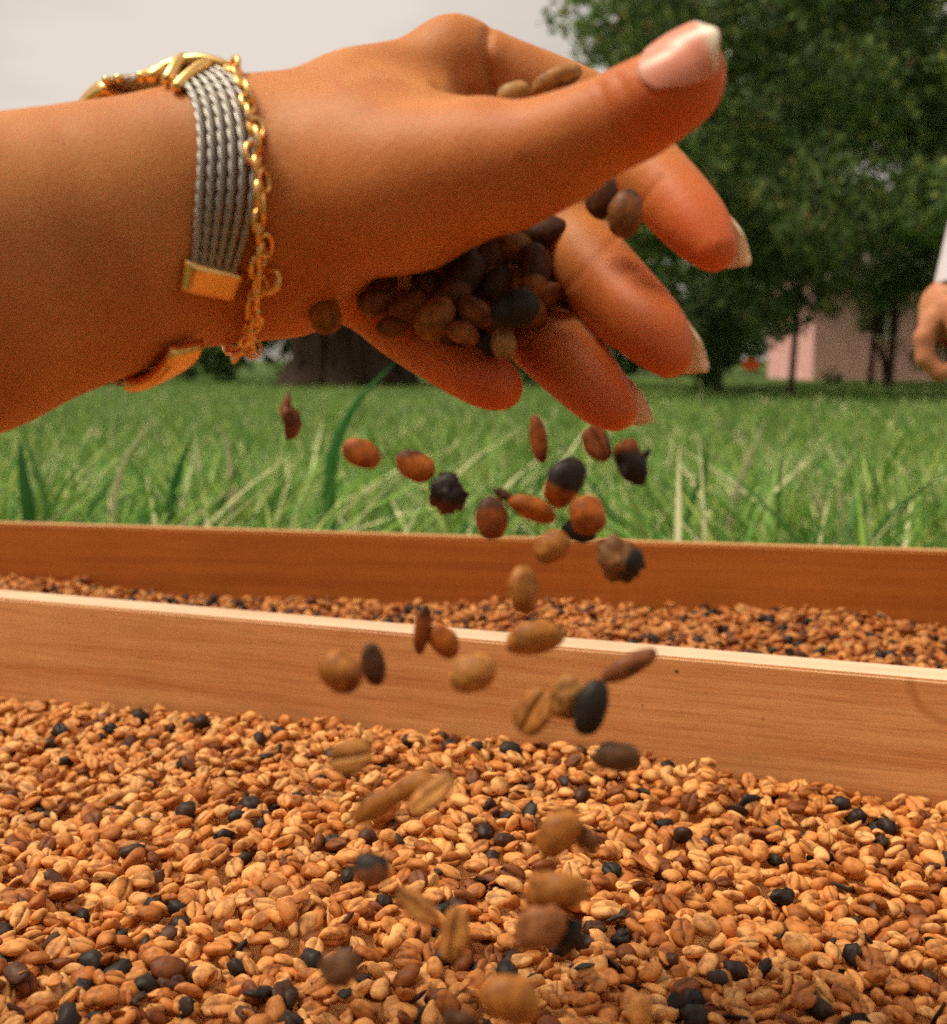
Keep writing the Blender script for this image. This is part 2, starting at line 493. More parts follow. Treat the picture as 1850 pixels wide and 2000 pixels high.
tag(mesh_obj('grass_tufts', V, F, M_GRASS, cols=C), 'taller arching tufts of bright green grass just behind the far tray', 'grass', kind='stuff')
# the blades that stand out one by one
def big_blade(pts, d, wpx, col, label):
    P = np.array([W(x, y, d) for x, y in pts])
    g = P[0].copy(); g[2] = 0.0; P = np.vstack([g, P])
    t = np.linspace(0, 1, 12); s = np.linspace(0, 1, len(P))
    C = np.stack([np.interp(t, s, P[:, k]) for k in range(3)], 1)
    for _ in range(2): C[1:-1] = (C[:-2] + 2 * C[1:-1] + C[2:]) / 4
    wv = wpx * d / 2500 / 2 * (1 - t ** 3) + 0.0004
    fold = np.array([0, -1, 0]) * 1.0
    V = []; 
    for c, ww in zip(C, wv): V += [c - RGT * ww, c + fold * ww * 0.35, c + RGT * ww]
    F = []
    for k in range(11):
        F += [(3 * k, 3 * k + 1, 3 * k + 4, 3 * k + 3), (3 * k + 1, 3 * k + 2, 3 * k + 5, 3 * k + 4)]
    o = mesh_obj('grass_blade', V, F, M_GRASS, cols=[col + (1,)] * len(V))
    tag(o, label, 'grass blade', 'tall blades standing out of the long grass')
DG, MG, PG = (0.03, 0.13, 0.02), (0.05, 0.20, 0.035), (0.55, 0.52, 0.28)
big_blade([(60, 1015), (45, 930), (38, 855)], 1.75, 30, DG, 'broad dark green blade upright at the left end of the back board')
big_blade([(215, 1020), (235, 900), (310, 810)], 1.8, 14, PG, 'pale dry blade leaning right, second tall blade from the left edge')
big_blade([(325, 1025), (340, 940), (380, 840)], 2.0, 22, DG, 'dark green blade above the left half of the back board, right of the pale one')
big_blade([(640, 930), (655, 860), (695, 780), (775, 705)], 1.9, 25, MG, 'bright green broad blade arching right beneath the wrist and palm')
big_blade([(450, 1030), (455, 930), (435, 840)], 2.1, 16, PG, 'pale straw blade standing left of the falling husk')
big_blade([(1640, 1050), (1645, 1000), (1635, 940)], 1.9, 22, PG, 'pale short blade with a rounded tip behind the right of the board')
big_blade([(1690, 1060), (1760, 990), (1830, 930)], 1.8, 20, MG, 'green blade leaning to the right edge of the photo')
big_blade([(1330, 1040), (1370, 930), (1385, 870)], 2.0, 13, MG, 'thin green blade leaning right under the middle fingertip')
big_blade([(1420, 1000), (1470, 880), (1500, 810)], 2.0, 13, PG, 'thin pale blade reaching highest in the grass right of the fingers')

# ------------------------------------------------------------------ trees and bushes
LP = [(0.08, 0.14, 0.055), (0.12, 0.20, 0.065), (0.19, 0.28, 0.075), (0.34, 0.38, 0.09), (0.30, 0.22, 0.10)]
def leaves(blobs, per_m2, size, wts, name, parent, pal=LP):
    V = []; C = []
    for (c, r) in blobs:
        r = np.asarray(r, float) * np.ones(3)
        n_ = int(per_m2 * 12 * (r[0] * r[2] + r[0] * r[1] + r[1] * r[2]) / 3)
        u = rng.normal(size=(n_, 3)); u /= np.linalg.norm(u, axis=1, keepdims=True)
        rad = 1 - np.abs(rng.normal(0, 0.22, (n_, 1)))
        wob = 1 + 0.3 * np.sin(u[:, :1] * 7 + c[0] * 9) * np.cos(u[:, 2:] * 8 + c[1] * 5)
        p = c + u * r * rad * wob
        s = size * rng.uniform(0.6, 1.4, (n_, 1))
        a = rng.normal(size=(n_, 3)) + [0, 0, -0.4]; a /= np.linalg.norm(a, axis=1, keepdims=True)
        nrm = u + rng.normal(0, 0.6, (n_, 3)) + [0, 0, 0.7]
        b = np.cross(a, nrm); b /= np.linalg.norm(b, axis=1, keepdims=True)
        nn = np.cross(a, b)
        V.append(np.stack([p - a * s * 0.5, p + b * s * 0.26 + nn * s * 0.05, p + a * s * 0.5, p - b * s * 0.26 + nn * s * 0.05], 1))
        ton = rng.uniform(0.65, 1.4)
        cc = colmix(n_, pal, wts, 0.3); cc[:, :3] *= ton
        C.append(np.repeat(cc[:, None], 4, 1))
    V = np.concatenate(V).reshape(-1, 3); C = np.concatenate(C).reshape(-1, 4)
    b = (np.arange(len(V) // 4) * 4)[:, None]
    F = b + np.array([0, 1, 2, 3])
    return mesh_obj(name, V, F, M_LEAF, parent, cols=C, smooth=False)
def limb(name, pts, r0, r1, parent, mat=None):
    P = np.array(pts, float); t = np.linspace(0, 1, 10); s = np.linspace(0, 1, len(P))
    C = np.stack([np.interp(t, s, P[:, k]) for k in range(3)], 1)
    C[1:-1] += rng.normal(0, r0 * 0.25, (8, 3))
    for _ in range(2): C[1:-1] = (C[:-2] + 2 * C[1:-1] + C[2:]) / 4
    V, F = tube(C, r0, 9, r_end=r1)
    return mesh_obj(name, V, F, mat or M_BARK, parent)
def pixblobs(poly_fn, n_, xr, yr, dr, rr):
    out = []
    while len(out) < n_:
        x, y = rng.uniform(*xr), rng.uniform(*yr)
        if poly_fn(x, y):
            p = W(x, y, rng.uniform(*dr))
            if p[2] > 0.15: out.append((p, rng.uniform(*rr)))
    return out
# big tree on the right
tr = empty('broadleaf_tree', (W(1545, 700, 15)[0], W(1545, 700, 15)[1], 0))
tag(tr, 'tall dense broadleaf tree filling the upper right behind the hand', 'tree')
bx, by = tr.location[0], tr.location[1]
limb('trunk', [(bx, by, -0.1), (bx + 0.1, by + 0.1, 1.5), (bx + 0.5, by + 0.3, 3.2), (bx + 0.9, by + 0.6, 5.5)], 0.042, 0.03, tr)
for e in [(2.2, 1.6, 3.6)]:
    limb('branch', [(bx + 0.15, by + 0.1, 1.7), (bx + e[0] * 0.5, by + e[1] * 0.5, (1.7 + e[2]) / 2 + 0.2), (bx + e[0], by + e[1], e[2])], 0.04, 0.02, tr)
def f1(x, y):
    edge = 1215 + 25 * math.sin(y / 55) + (30 if y > 100 else 0) - (40 if y > 130 else 0)
    if x < edge: return False
    if y > 545 and x > 1470: return False
    if y > 700: return False
    if math.hypot(x - 1800, y - 110) < 38: return False
    return True
bl = pixblobs(f1, 150, (1150, 2500), (-900, 560), (13.2, 17.0), (0.38, 0.75))
leaves(bl, 240, 0.11, (3, 5, 4, 1.6, 0.6), 'crown', tr)
# second tree, further right/back closing the view
tr = empty('leafy_tree', (W(2050, 700, 20)[0], W(2050, 700, 20)[1], 0))
tag(tr, 'darker tree standing behind the big one at the right edge', 'tree')
limb('trunk', [tuple(tr.location), (tr.location[0] + 0.2, tr.location[1] + .8, 2), (tr.location[0] + 0.1, tr.location[1], 5)], 0.18, 0.1, tr)
bl = pixblobs(lambda x, y: x > 1290 and not (x < 1860 and y > 470), 75, (1250, 2700), (-700, 520), (19, 22), (0.8, 1.2))
leaves(bl, 110, 0.17, (4, 5, 3, 0.5, 0.4), 'crown', tr)
# bushes below the tree (left of the house)
def bush(pxs, label, grp=None, name='bush', dens=230, size=0.12, wts=(4, 5, 3, 0.8, 0.6), stem=True):
    pts = [W(x, y, d) for x, y, d, r in pxs]
    c = np.mean(pts, 0)
    b = empty(name, (c[0], c[1], 0)); tag(b, label, 'bush', grp)
    leaves([(p, r) for p, (_, _, _, r) in zip(pts, pxs)], dens, size, wts, 'foliage', b)
    if stem:
        for k in range(4):
            q = pts[k % len(pts)]
            limb('stem', [(c[0] + rng.uniform(-.1, .1), c[1], -0.05), tuple((c + q) / 2 - [0, 0, .1]), tuple(q)], 0.03, 0.012, b)
bush([(1290, 640, 19, .6), (1340, 560, 19.5, .8), (1400, 660, 18.5, .55), (1460, 620, 19, .6), (1250, 560, 19, .7), (1330, 690, 18, .35), (1420, 560, 20, .7), (1500, 560, 20, .7)],
     'dense green bush between the fingertips and the pink house', 'bushes along the far edge of the lawn')
bush([(1130, 560, 21, .8), (1180, 640, 20, .7), (1050, 620, 21, .8), (1110, 690, 20, .4), (1230, 680, 20, .45)],
     'green bush seen between the ring and middle fingers', 'bushes along the far edge of the lawn')
bush([(1385, 700, 17, .32), (1350, 660, 17, .4), (1400, 620, 17.2, .45), (1440, 680, 17, .25)],
     'small low shrub in front of the dense bush, left of the orange flower', 'bushes along the far edge of the lawn', wts=(5, 4, 1, .2, .5))
bush([(400, 640, 24, 1.0), (250, 630, 24, 1.0), (480, 600, 25, 1.2), (330, 560, 25, 1.2), (180, 560, 25, 1.1), (90, 620, 24, 1.0), (-40, 560, 25, 1.3), (-160, 600, 24, 1.1)],
     'dark shrubbery under the forearm and bracelet clasp', 'bushes along the far edge of the lawn', dens=110, size=0.19)
bush([(870, 650, 24, .9), (960, 620, 24, .9), (900, 560, 25, 1.1), (1010, 690, 23, .5), (830, 560, 25, 1.1)],
     'dark shrubbery right of the wide trunk, behind the little finger', 'bushes along the far edge of the lawn', dens=110, size=0.19)
bush([(1700, 580, 22, .36), (1620, 540, 22, .34), (1760, 570, 22, .36), (1690, 630, 21.5, .2), (1800, 700, 22, .22), (1625, 735, 22, .16), (1840, 540, 22, .6), (1900, 640, 22, .8)],
     'loose shrub with hanging leaves in front of the pink house wall', 'bushes along the far edge of the lawn', dens=160)
bush([(560, 560, 25, 1.0), (660, 540, 25, 1.1), (750, 560, 25, 1.0)], 'foliage mass above the wide trunk, hidden by the wrist', 'bushes along the far edge of the lawn', dens=80, size=0.19, stem=False)
# the wide trunk with hanging roots
tc_ = W(675, 735, 21); tb = empty('banyan_tree', (tc_[0], tc_[1], 0))
tag(tb, 'wide old trunk with hanging roots beneath the palm', 'tree')
V = []; F = []
nn_ = 36; hs = np.linspace(-0.1, 2.3, 14)
for k, h in enumerate(hs):
    for j in range(nn_):
        a = 2 * math.pi * j / nn_
        r = 0.72 + 0.16 * math.sin(a * 7 + h) + 0.10 * math.sin(a * 13 - 2 * h) + 0.35 * math.exp(-max(h, 0) * 2.5) - 0.05 * h
        V.append((tc_[0] + r * math.cos(a), tc_[1] + r * math.sin(a) * 0.8, h))
for k in range(len(hs) - 1):
    for j in range(nn_):
        F.append((k * nn_ + j, k * nn_ + (j + 1) % nn_, (k + 1) * nn_ + (j + 1) % nn_, (k + 1) * nn_ + j))
F.append(tuple((len(hs) - 1) * nn_ + j for j in range(nn_)))
mesh_obj('trunk', V, F, M_BARK, tb)
for k in range(9):
    x = tc_[0] + rng.uniform(-1.1, 1.5); y = tc_[1] - rng.uniform(0.4, 0.9)
    limb('hanging_root', [(x, y, 0), (x + rng.uniform(-.1, .1), y, 1.0), (x, y + .3, 2.2)], 0.045, 0.03, tb)
leaves([(np.array([tc_[0] + dx, tc_[1] + dy, z]), (r, r, .6 * r)) for dx, dy, z, r in [(-1.2, 0, 2.5, 1.2), (.2, -.7, 2.6, 1.4), (1.5, 0, 2.6, 1.2), (.3, .6, 3.1, 1.2), (-.5, -.9, 2.3, .8), (1.0, -.9, 2.3, .8)]], 90, 0.18, (4, 4, 2, .3, .3), 'crown', tb)
wl = []
for k in range(170):
    px_ = rng.uniform(-3800, 3400); dd = rng.uniform(33, 37)
    p = W(px_, rng.uniform(380, 700), dd); wl.append((p, (1.5, 1.2, rng.uniform(.9, 1.3))))
for k in range(60):
    p = W(rng.uniform(1250, 3000), rng.uniform(-200, 400), rng.uniform(36, 42)); wl.append((p, (1.9, 1.5, 1.6)))
wd = leaves(wl, 26, 0.34, (4, 5, 3, .6, .5), 'woodland', None)
tag(wd, 'far green woodland closing the back of the lawn', 'woodland', kind='stuff')
# slender trunks by the house
for (x, d, r, lb) in [(1700, 21, 0.05, 'thin dark sapling in front of the pink wall'), (1738, 20.5, 0.06, 'dark slender trunk in the middle of the pink wall')]:
    p = W(x, 735, d); t = empty('sapling', (p[0], p[1], 0)); tag(t, lb, 'tree', 'slender trunks by the house')
    limb('trunk', [(p[0], p[1], -0.05), (p[0] + .05, p[1], 1.0), (p[0] - .02, p[1], 2.4)], r, r * .7, t)
    leaves([(np.array([p[0], p[1], 2.2]), .45), (np.array([p[0] + .25, p[1], 1.8]), .25)], 60, 0.1, (3, 5, 3, .5, .5), 'crown', t)
# leaf litter / orange flower
pf = W(1465, 712, 15.0)
fl = empty('flower', tuple(pf)); fl.location[2] = 0; tag(fl, 'small bright orange flower low in the green in front of the trees', 'flower')
limb('stem', [(pf[0], pf[1], 0), (pf[0], pf[1], pf[2] * .6), tuple(pf)], 0.006, 0.004, fl, mat_plain('flower_stem', (0.05, 0.14, 0.03, 1)))
M_FL = mat_plain('flower_petal', (0.85, 0.10, 0.01, 1), 0.5)
for k in range(8):
    a = k * math.pi / 4; u = np.array([math.cos(a), -0.35, math.sin(a) * .6]); v = np.cross(u, [0, 1, 0.2]); v /= np.linalg.norm(v)
    P = [pf, pf + u * .075 + v * .045, pf + u * .13, pf + u * .075 - v * .045]
    mesh_obj('petal', P, [(0, 1, 2, 3)], M_FL, fl)

# ------------------------------------------------------------------ pink house
def house():
    d = 26.0
    a = W(1588, 700, d); c = W(2080, 700, d + 1.5)
    x0, y0 = a[0], a[1]; x1 = c[0]
    h = empty('house', ((x0 + x1) / 2, y0 + 2, 0)); tag(h, 'small pink house with a white roof edge behind the trees', 'house')
    mw = mat_plain('pink_render', srgb(250, 186, 184), 0.85, nscale=3, namt=0.14)
    mr = mat_plain('roof_sheet', srgb(120, 104, 96), 0.7)
    mt = mat_plain('white_trim', srgb(225, 215, 208), 0.6); mg = mat_plain('window_dark', (0.06, 0.08, 0.07, 1), 0.12)
    def bx(name, lo, hi, m, par):
        (a0, b0, c0), (a1, b1, c1) = lo, hi
        V = [(x, y, z) for x in (a0, a1) for y in (b0, b1) for z in (c0, c1)]
        F = [(0, 1, 3, 2), (4, 6, 7, 5), (0, 4, 5, 1), (2, 3, 7, 6), (0, 2, 6, 4), (1, 5, 7, 3)]
        return mesh_obj(name, V, F, m, par, smooth=False)
    wx0, wx1, wz0, wz1 = x0 + 1.25, x0 + 1.75, 0.9, 1.8
    H = 2.15
    bx('wall', (x0, y0, -0.1), (wx0, y0 + 4, H), mw, h)
    bx('wall', (wx1, y0, -0.1), (x1, y0 + 4, H), mw, h)
    bx('wall', (wx0, y0 + .003, -0.1), (wx1, y0 + 3.9, wz0), mw, h); bx('wall', (wx0, y0 + .003, wz1), (wx1, y0 + 3.9, H), mw, h)
    wn = bx('window', (wx0, y0 + .08, wz0), (wx1, y0 + .1, wz1), mg, h)
    for lo, hi in [((wx0 - .04, y0 - .03, wz1), (wx1 + .04, y0 + .07, wz1 + .05)), ((wx0 - .04, y0 - .05, wz0 - .05), (wx1 + .04, y0 + .07, wz0)), (((wx0 + wx1) / 2 - .02, y0 + .03, wz0), ((wx0 + wx1) / 2 + .02, y0 + .075, wz1))]:
        o = bx('frame', lo, hi, mt, wn)
    V = [(x0 - .3, y0 - .12, H), (x1 + .3, y0 - .12, H), (x1 + .3, y0 + 2, H + .55), (x0 - .3, y0 + 2, H + .55), (x0 - .3, y0 + 4.4, H), (x1 + .3, y0 + 4.4, H)]
    V2 = [(x, y, z + .07) for x, y, z in V]
    F = [(0, 3, 2, 1), (3, 4, 5, 2), (6, 7, 8, 9), (9, 8, 11, 10), (0, 1, 7, 6), (4, 10, 11, 5), (0, 6, 9, 3), (3, 9, 10, 4), (1, 2, 8, 7), (2, 5, 11, 8)]
    mesh_obj('roof', V + V2, F, mr, h, smooth=False)
    bx('fascia', (x0 - .3, y0 - .15, H - .1), (x1 + .3, y0 - .123, H + .09), mt, h)
house()

# ------------------------------------------------------------------ drying trays
ZT, ZB = 0.305, 0.247          # board top, bean level
ZF = 0.205                     # tray floor
nA, nB = G(0, 1168, ZT), G(1850, 1330, ZT)
fA, fB = G(0, 1022, ZT), G(1850, 1077, ZT)
def unit(v): v = np.array(v, float); return v / np.linalg.norm(v)
def legs(t, P, spots, mat):
    for s_, q_ in spots:
        board('leg', P(s_, q_), P(s_ + .04, q_), 0, ZF - .0085, .04, mat, t)
def slab(name, quad, z0, z1, mat, parent):
    V = [(p[0], p[1], z) for z in (z0, z1) for p in quad]
    F = [(3, 2, 1, 0), (4, 5, 6, 7), (0, 1, 5, 4), (1, 2, 6, 5), (2, 3, 7, 6), (3, 0, 4, 7)]
    return mesh_obj(name, V, F, mat, parent, smooth=False)
dn = unit((nB - nA)[:2]); nn = np.array([-dn[1], dn[0]])
def marks(mat, spots, ring):
    n = mat.node_tree; b = n.nodes['Principled BSDF']
    src = b.inputs['Base Color'].links[0].from_socket
    tc = N(n, 'ShaderNodeTexCoord')
    def face(px, py):      # where the sight line meets the board's near face, in the board's own coordinates
        r = RGT * (px - 925) / 2500 + UPV * (1000 - py) / 2500 + FWD
        t = ((nA[:2] - CAM[:2]) @ nn) / (r[:2] @ nn); p = CAM + r * t
        return ((p[:2] - nA[:2]) @ dn - .26, -THN / 2, p[2] - (ZF - .01 + ZT) / 2)
    for px, py, rad, st, col in spots + [ring]:
        vm = N(n, 'ShaderNodeVectorMath', operation='DISTANCE'); n.links.new(tc.outputs['Object'], vm.inputs[0]); vm.inputs[1].default_value = face(px, py)
        nzz = N(n, 'ShaderNodeTexNoise', Scale=260.0 if rad < .01 else 40.0); n.links.new(tc.outputs['Object'], nzz.inputs['Vector'])
        ad = N(n, 'ShaderNodeMath', operation='MULTIPLY_ADD'); n.links.new(nzz.outputs['Fac'], ad.inputs[0]); ad.inputs[1].default_value = min(rad, .006) * 1.2; n.links.new(vm.outputs['Value'], ad.inputs[2])
        mr_ = N(n, 'ShaderNodeMapRange'); n.links.new(ad.outputs[0], mr_.inputs[0])
        if rad < .01:
            mr_.inputs[1].default_value = rad * 1.7; mr_.inputs[2].default_value = rad * .9
            fac = mr_.outputs[0]
        else:
            sb = N(n, 'ShaderNodeMath', operation='SUBTRACT'); n.links.new(ad.outputs[0], sb.inputs[0]); sb.inputs[1].default_value = rad
            ab = N(n, 'ShaderNodeMath', operation='ABSOLUTE'); n.links.new(sb.outputs[0], ab.inputs[0])
            n.links.new(ab.outputs[0], mr_.inputs[0]); mr_.inputs[1].default_value = .0032; mr_.inputs[2].default_value = .0008; fac = mr_.outputs[0]
        ml = N(n, 'ShaderNodeMath', operation='MULTIPLY'); n.links.new(fac, ml.inputs[0]); ml.inputs[1].default_value = st
        mx = N(n, 'ShaderNodeMixRGB'); n.links.new(ml.outputs[0], mx.inputs[0]); n.links.new(src, mx.inputs[1]); mx.inputs[2].default_value = col
        src = mx.outputs[0]
    n.links.new(src, b.inputs['Base Color'])
M_DIV = M_WOOD.copy(); M_DIV.name = 'divider_wood_marked'
df = unit((fB - fA)[:2]); nf = np.array([-df[1], df[0]])
PN = lambda s_, q_: nA[:2] + dn * s_ + nn * q_
PF = lambda s_, q_: fA[:2] + df * s_ + nf * q_
THN = 0.024
DK_ = (.06, .025, .012, 1)
marks(M_DIV, [(1322, 1312, .0012, .9, DK_), (1255, 1378, .0009, .8, DK_), (180, 1203, .001, .8, DK_), (390, 1262, .0006, .6, DK_), (1490, 1405, .0008, .6, DK_), (1120, 1300, .0007, .5, DK_), (620, 1330, .0016, .25, (.30, .12, .04, 1)), (60, 1290, .002, .25, (.30, .12, .04, 1))], (1866, 1338, .0215, .55, (.42, .15, .035, 1)))
t = empty('drying_tray', (nA[0], nA[1], ZF))
tag(t, 'near wooden drying tray, its pale-topped back board crossing the middle of the photo', 'drying tray', 'wooden drying trays of beans')
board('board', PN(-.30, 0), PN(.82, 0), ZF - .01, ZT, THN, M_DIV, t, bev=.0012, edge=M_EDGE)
board('board', PN(-.30, -.66 - THN), PN(.82, -.66 - THN), ZF - .01, ZT - .012, THN, M_WOOD, t)
board('board', PN(-.30 + THN, -.659), PN(-.30 + THN, -.001), ZF - .01, ZT - .004, THN, M_WOOD, t)
board('board', PN(.82, -.659), PN(.82, -.001), ZF - .01, ZT - .004, THN, M_WOOD, t)
slab('tray_floor', [PN(-.28, -.659), PN(.80, -.659), PN(.80, -.001), PN(-.28, -.001)], ZF - .008, ZF, M_WOOD, t)
legs(t, PN, [(-.27, -.64), (.74, -.64), (-.27, -.06), (.74, -.06)], M_WOOD)
t = empty('drying_tray', (fA[0], fA[1], ZF))
tag(t, 'far wooden drying tray with darker brown board, grass behind it', 'drying tray', 'wooden drying trays of beans')
board('board', PF(-.30, 0), PF(1.10, 0), ZF - .01, ZT, .016, M_WOOD2, t, edge=M_EDGE2)
# the far tray closes against the back of the near tray's board
def meet(s_):  # distance along -nf from the far board to the near board's back face
    o = PF(s_, 0); bp = PN(0, THN + .001)
    return ((bp - o) @ nn) / (-nf @ nn)
mL, mR = meet(-.28), meet(1.08)
mR = min(mR, .62)
board('board', PF(-.30 + .016, -mL + .004), PF(-.30 + .016, -.001), ZF - .01, ZT - .004, .016, M_WOOD2, t)
board('board', PF(1.10, -mR + .004), PF(1.10, -.001), ZF - .01, ZT - .004, .016, M_WOOD2, t)
slab('tray_floor', [PF(-.28, -mL), PF(1.08, -mR), PF(1.08, -.001), PF(-.28, -.001)], ZF - .008, ZF, M_WOOD2, t)
legs(t, PF, [(-.27, -.06), (1.03, -.06), (1.03, -mR + .1)], M_WOOD2)

# ------------------------------------------------------------------ coffee beans
def bean_template(rings, seg, groove=0.34, flat=0.35, bend=0.0, seed=0, rough=0.055):
    r = np.random.default_rng(seed)
    # half-angle samples, denser about the groove (theta = -90 deg)
    t = np.linspace(-math.pi, math.pi, seg, endpoint=False)
    t = t - 0.62 * np.sin(t)                     # 0 = groove centre: crowd samples there
    V = [(-1, 0, 0)]; Gm = [0]
    ph = (np.arange(1, rings) / rings)
    ph = math.pi * (ph - 0.04 * np.sin(4 * math.pi * ph))
    off = r.uniform(0, 9, 3)
    for p in ph:
        s = math.sin(p) ** 0.85
        for a in t:
            y = math.sin(a); z = -math.cos(a)
            Y, Z = s * y, s * z
            X0 = math.cos(p); Y += .06 * math.sin(4 * X0 + off[0]) * s if z < 0 else 0
            g = 0
            if z < 0:
                Z *= flat + (1 - flat) * abs(y) ** 2.2 * 0.75
                g = math.exp(-(Y / 0.06) ** 2) * s ** 0.5
                Z += groove * g
                Z -= 0.13 * math.exp(-((abs(Y) - 0.27) / 0.15) ** 2) * s
            V.append((-math.cos(p), Y, Z)); Gm.append(g)
    V.append((1, 0, 0)); Gm.append(0)
    V = np.array(V, float)
    for v in V:
        v *= 1 + rough * 2.2 * mnoise.noise(Vector(v * 1.6 + off))
    V[:, 1] += bend * (V[:, 0] ** 2 - 0.4)
    V[:, 2] += 0.12 * V[:, 0] ** 2 * (1 if seed % 2 else -0.4)
    F = []
    n = len(ph)
    for j in range(seg): F.append((0, 1 + (j + 1) % seg, 1 + j, 1 + j))
    for i in range(n - 1):
        for j in range(seg):
            j2 = (j + 1) % seg; a = 1 + i * seg; b = a + seg
            F.append((a + j, a + j2, b + j2, b + j))
    a = 1 + (n - 1) * seg; L = len(V) - 1
    for j in range(seg): F.append((a + j, a + (j + 1) % seg, L, L))
    return V, F, np.array(Gm)
def tri_faces(F):
    out = []
    for f in F:
        g = [f[0]] + [f[k] for k in range(1, 4) if f[k] != f[k - 1]]
        if len(g) == 3: out.append(g)
        else: out += [[g[0], g[1], g[2]], [g[0], g[2], g[3]]]
    return np.array(out, np.int64)
def husk_template(seed, rings=7, seg=12, amp=0.4):
    """shrivelled cherry / torn skin"""
    V, F, Gm = bean_template(rings, seg, groove=0.0, flat=0.9, seed=seed, rough=0.0)
    o = np.random.default_rng(seed).uniform(0, 20, 3)
    for v in V:
        q = v / (np.linalg.norm(v) + 1e-9)
        k = mnoise.noise(Vector(q * 1.7 + o)) + 0.5 * abs(mnoise.noise(Vector(q * 4.5 + o))) - 0.3 * abs(mnoise.noise(Vector(q * 9 + o)))
        v *= 1 + amp * (k if rings < 12 else .62 * mnoise.noise(Vector(q * 1.5 + o)) + .35 * mnoise.noise(Vector(q * 3.2 + o)))
    return V, F, Gm
T_HI = [bean_template(9, 14, groove=g, flat=fl, bend=b, seed=s) for s, (g, fl, b) in enumerate([(0.34, .35, 0), (0.3, .4, .08), (0.4, .3, -.08), (0.32, .38, .15), (.15, .85, 0), (.36, .3, .02), (.28, .45, -.15), (.22, .6, .05)])]
T_LO = [bean_template(5, 8, groove=g, flat=fl, bend=b, seed=s) for s, (g, fl, b) in enumerate([(0.34, .35, 0), (0.3, .4, .08), (0.4, .3, -.08), (0.32, .38, .15), (.15, .85, 0), (.36, .3, .02), (.28, .45, -.15), (.22, .6, .05)])]
H_HI = [husk_template(50 + s) for s in range(5)]
H_LO = [husk_template(60 + s, 5, 8) for s in range(4)]
TF = {id(t): tri_faces(t[1]) for t in T_HI + T_LO + H_HI + H_LO}
PALE = [(0.79, 0.41, 0.14), (0.73, 0.33, 0.095), (0.63, 0.245, 0.06), (0.44, 0.15, 0.032), (0.22, 0.066, 0.016)]
PALE_W = (3.8, 4.2, 3.2, 1.9, 1.2)
DARK = [(0.030, 0.022, 0.018), (0.050, 0.028, 0.020), (0.095, 0.038, 0.020)]
def rotmat(axis, a):
    return np.array(Matrix.Rotation(a, 3, Vector(axis)))
class Pile:
    def __init__(s, x0, x1, y0, y1, z, cell=0.0014):
        s.x0, s.y0, s.c = x0, y0, cell
        s.nx, s.ny = int((x1 - x0) / cell) + 1, int((y1 - y0) / cell) + 1
        s.h = np.full((s.nx, s.ny), z, np.float32); s.x1, s.y1 = x1, y1
    def drop(s, x, y, a, b, c, yaw):
        """rest an ellipsoid footprint on what lies below; returns z of centre and slope normal"""
        r = int(a / s.c) + 1
        i, j = int((x - s.x0) / s.c), int((y - s.y0) / s.c)
        i0, i1, j0, j1 = i - r, i + r + 1, j - r, j + r + 1
        if i0 < 0 or j0 < 0 or i1 > s.nx or j1 > s.ny: return None
        I, J = np.mgrid[-r:r + 1, -r:r + 1] * s.c
        u = (I * math.cos(yaw) + J * math.sin(yaw)) / a; v = (-I * math.sin(yaw) + J * math.cos(yaw)) / b
        q = u * u + v * v; m = q < 1
        H = s.h[i0:i1, j0:j1]
        gx = float((H * I)[m].sum() / ((I * I)[m].sum() + 1e-9)); gy = float((H * J)[m].sum() / ((J * J)[m].sum() + 1e-9))
        g = math.hypot(gx, gy)
        if g > 0.75: gx, gy = gx * .75 / g, gy * .75 / g
        bowl = c * np.sqrt(np.clip(1 - q, 0, 1))
        pl = gx * I + gy * J
        z = np.quantile((H + bowl - pl)[m], 0.80)
        top = z + pl + bowl * 0.92
        H[m] = np.maximum(H[m], top[m])
        return float(z), gx, gy
def region_fill(poly_ok, bbox, zbase, layers, area_each, zfun=None, tries=6, hump=None):
    x0, x1, y0, y1 = bbox
    pile = Pile(x0 - .01, x1 + .01, y0 - .01, y1 + .01, zbase)
    if hump is not None:
        X = pile.x0 + np.arange(pile.nx)[:, None] * pile.c; Y = pile.y0 + np.arange(pile.ny)[None] * pile.c
        pile.h += hump(X, Y).astype(np.float32)
        ref = pile.h.copy()
    A = (x1 - x0) * (y1 - y0)
    n_ = int(A / area_each * layers)
    out = []
    for k in range(n_):
        best = None
        for _ in range(tries):
            x, y = rng.uniform(x0, x1), rng.uniform(y0, y1)
            i, j = int((x - pile.x0) / pile.c), int((y - pile.y0) / pile.c)
            hh = pile.h[i, j] - (ref[i, j] if hump is not None else 0)
            if best is None or hh < best[0]: best = (hh, x, y)
        x, y = best[1:]
        if not poly_ok(x, y): 
            continue
        dark = rng.random() < 0.03 + 0.17 * max(0, mnoise.noise(Vector((x * 14, y * 14, 5.0)))) ** 1.0
        a = rng.normal(.0045, .00055); b = a * rng.uniform(.66, .84); c = b * rng.uniform(.62, .8)
        if dark: a *= .95; c = b * .85
        a = min(a, .0058)
        yaw = rng.uniform(0, 2 * math.pi)
        r = pile.drop(x, y, a, b, c, yaw)
        if r is None: continue
        z, gx, gy = r
        out.append((x, y, z, a, b, c, yaw, gx, gy, dark, k / n_))
    return out, pile
def place(T, a, b, c, R, p):
    V = T[0] * [a, b, c]
    return V @ R.T + p
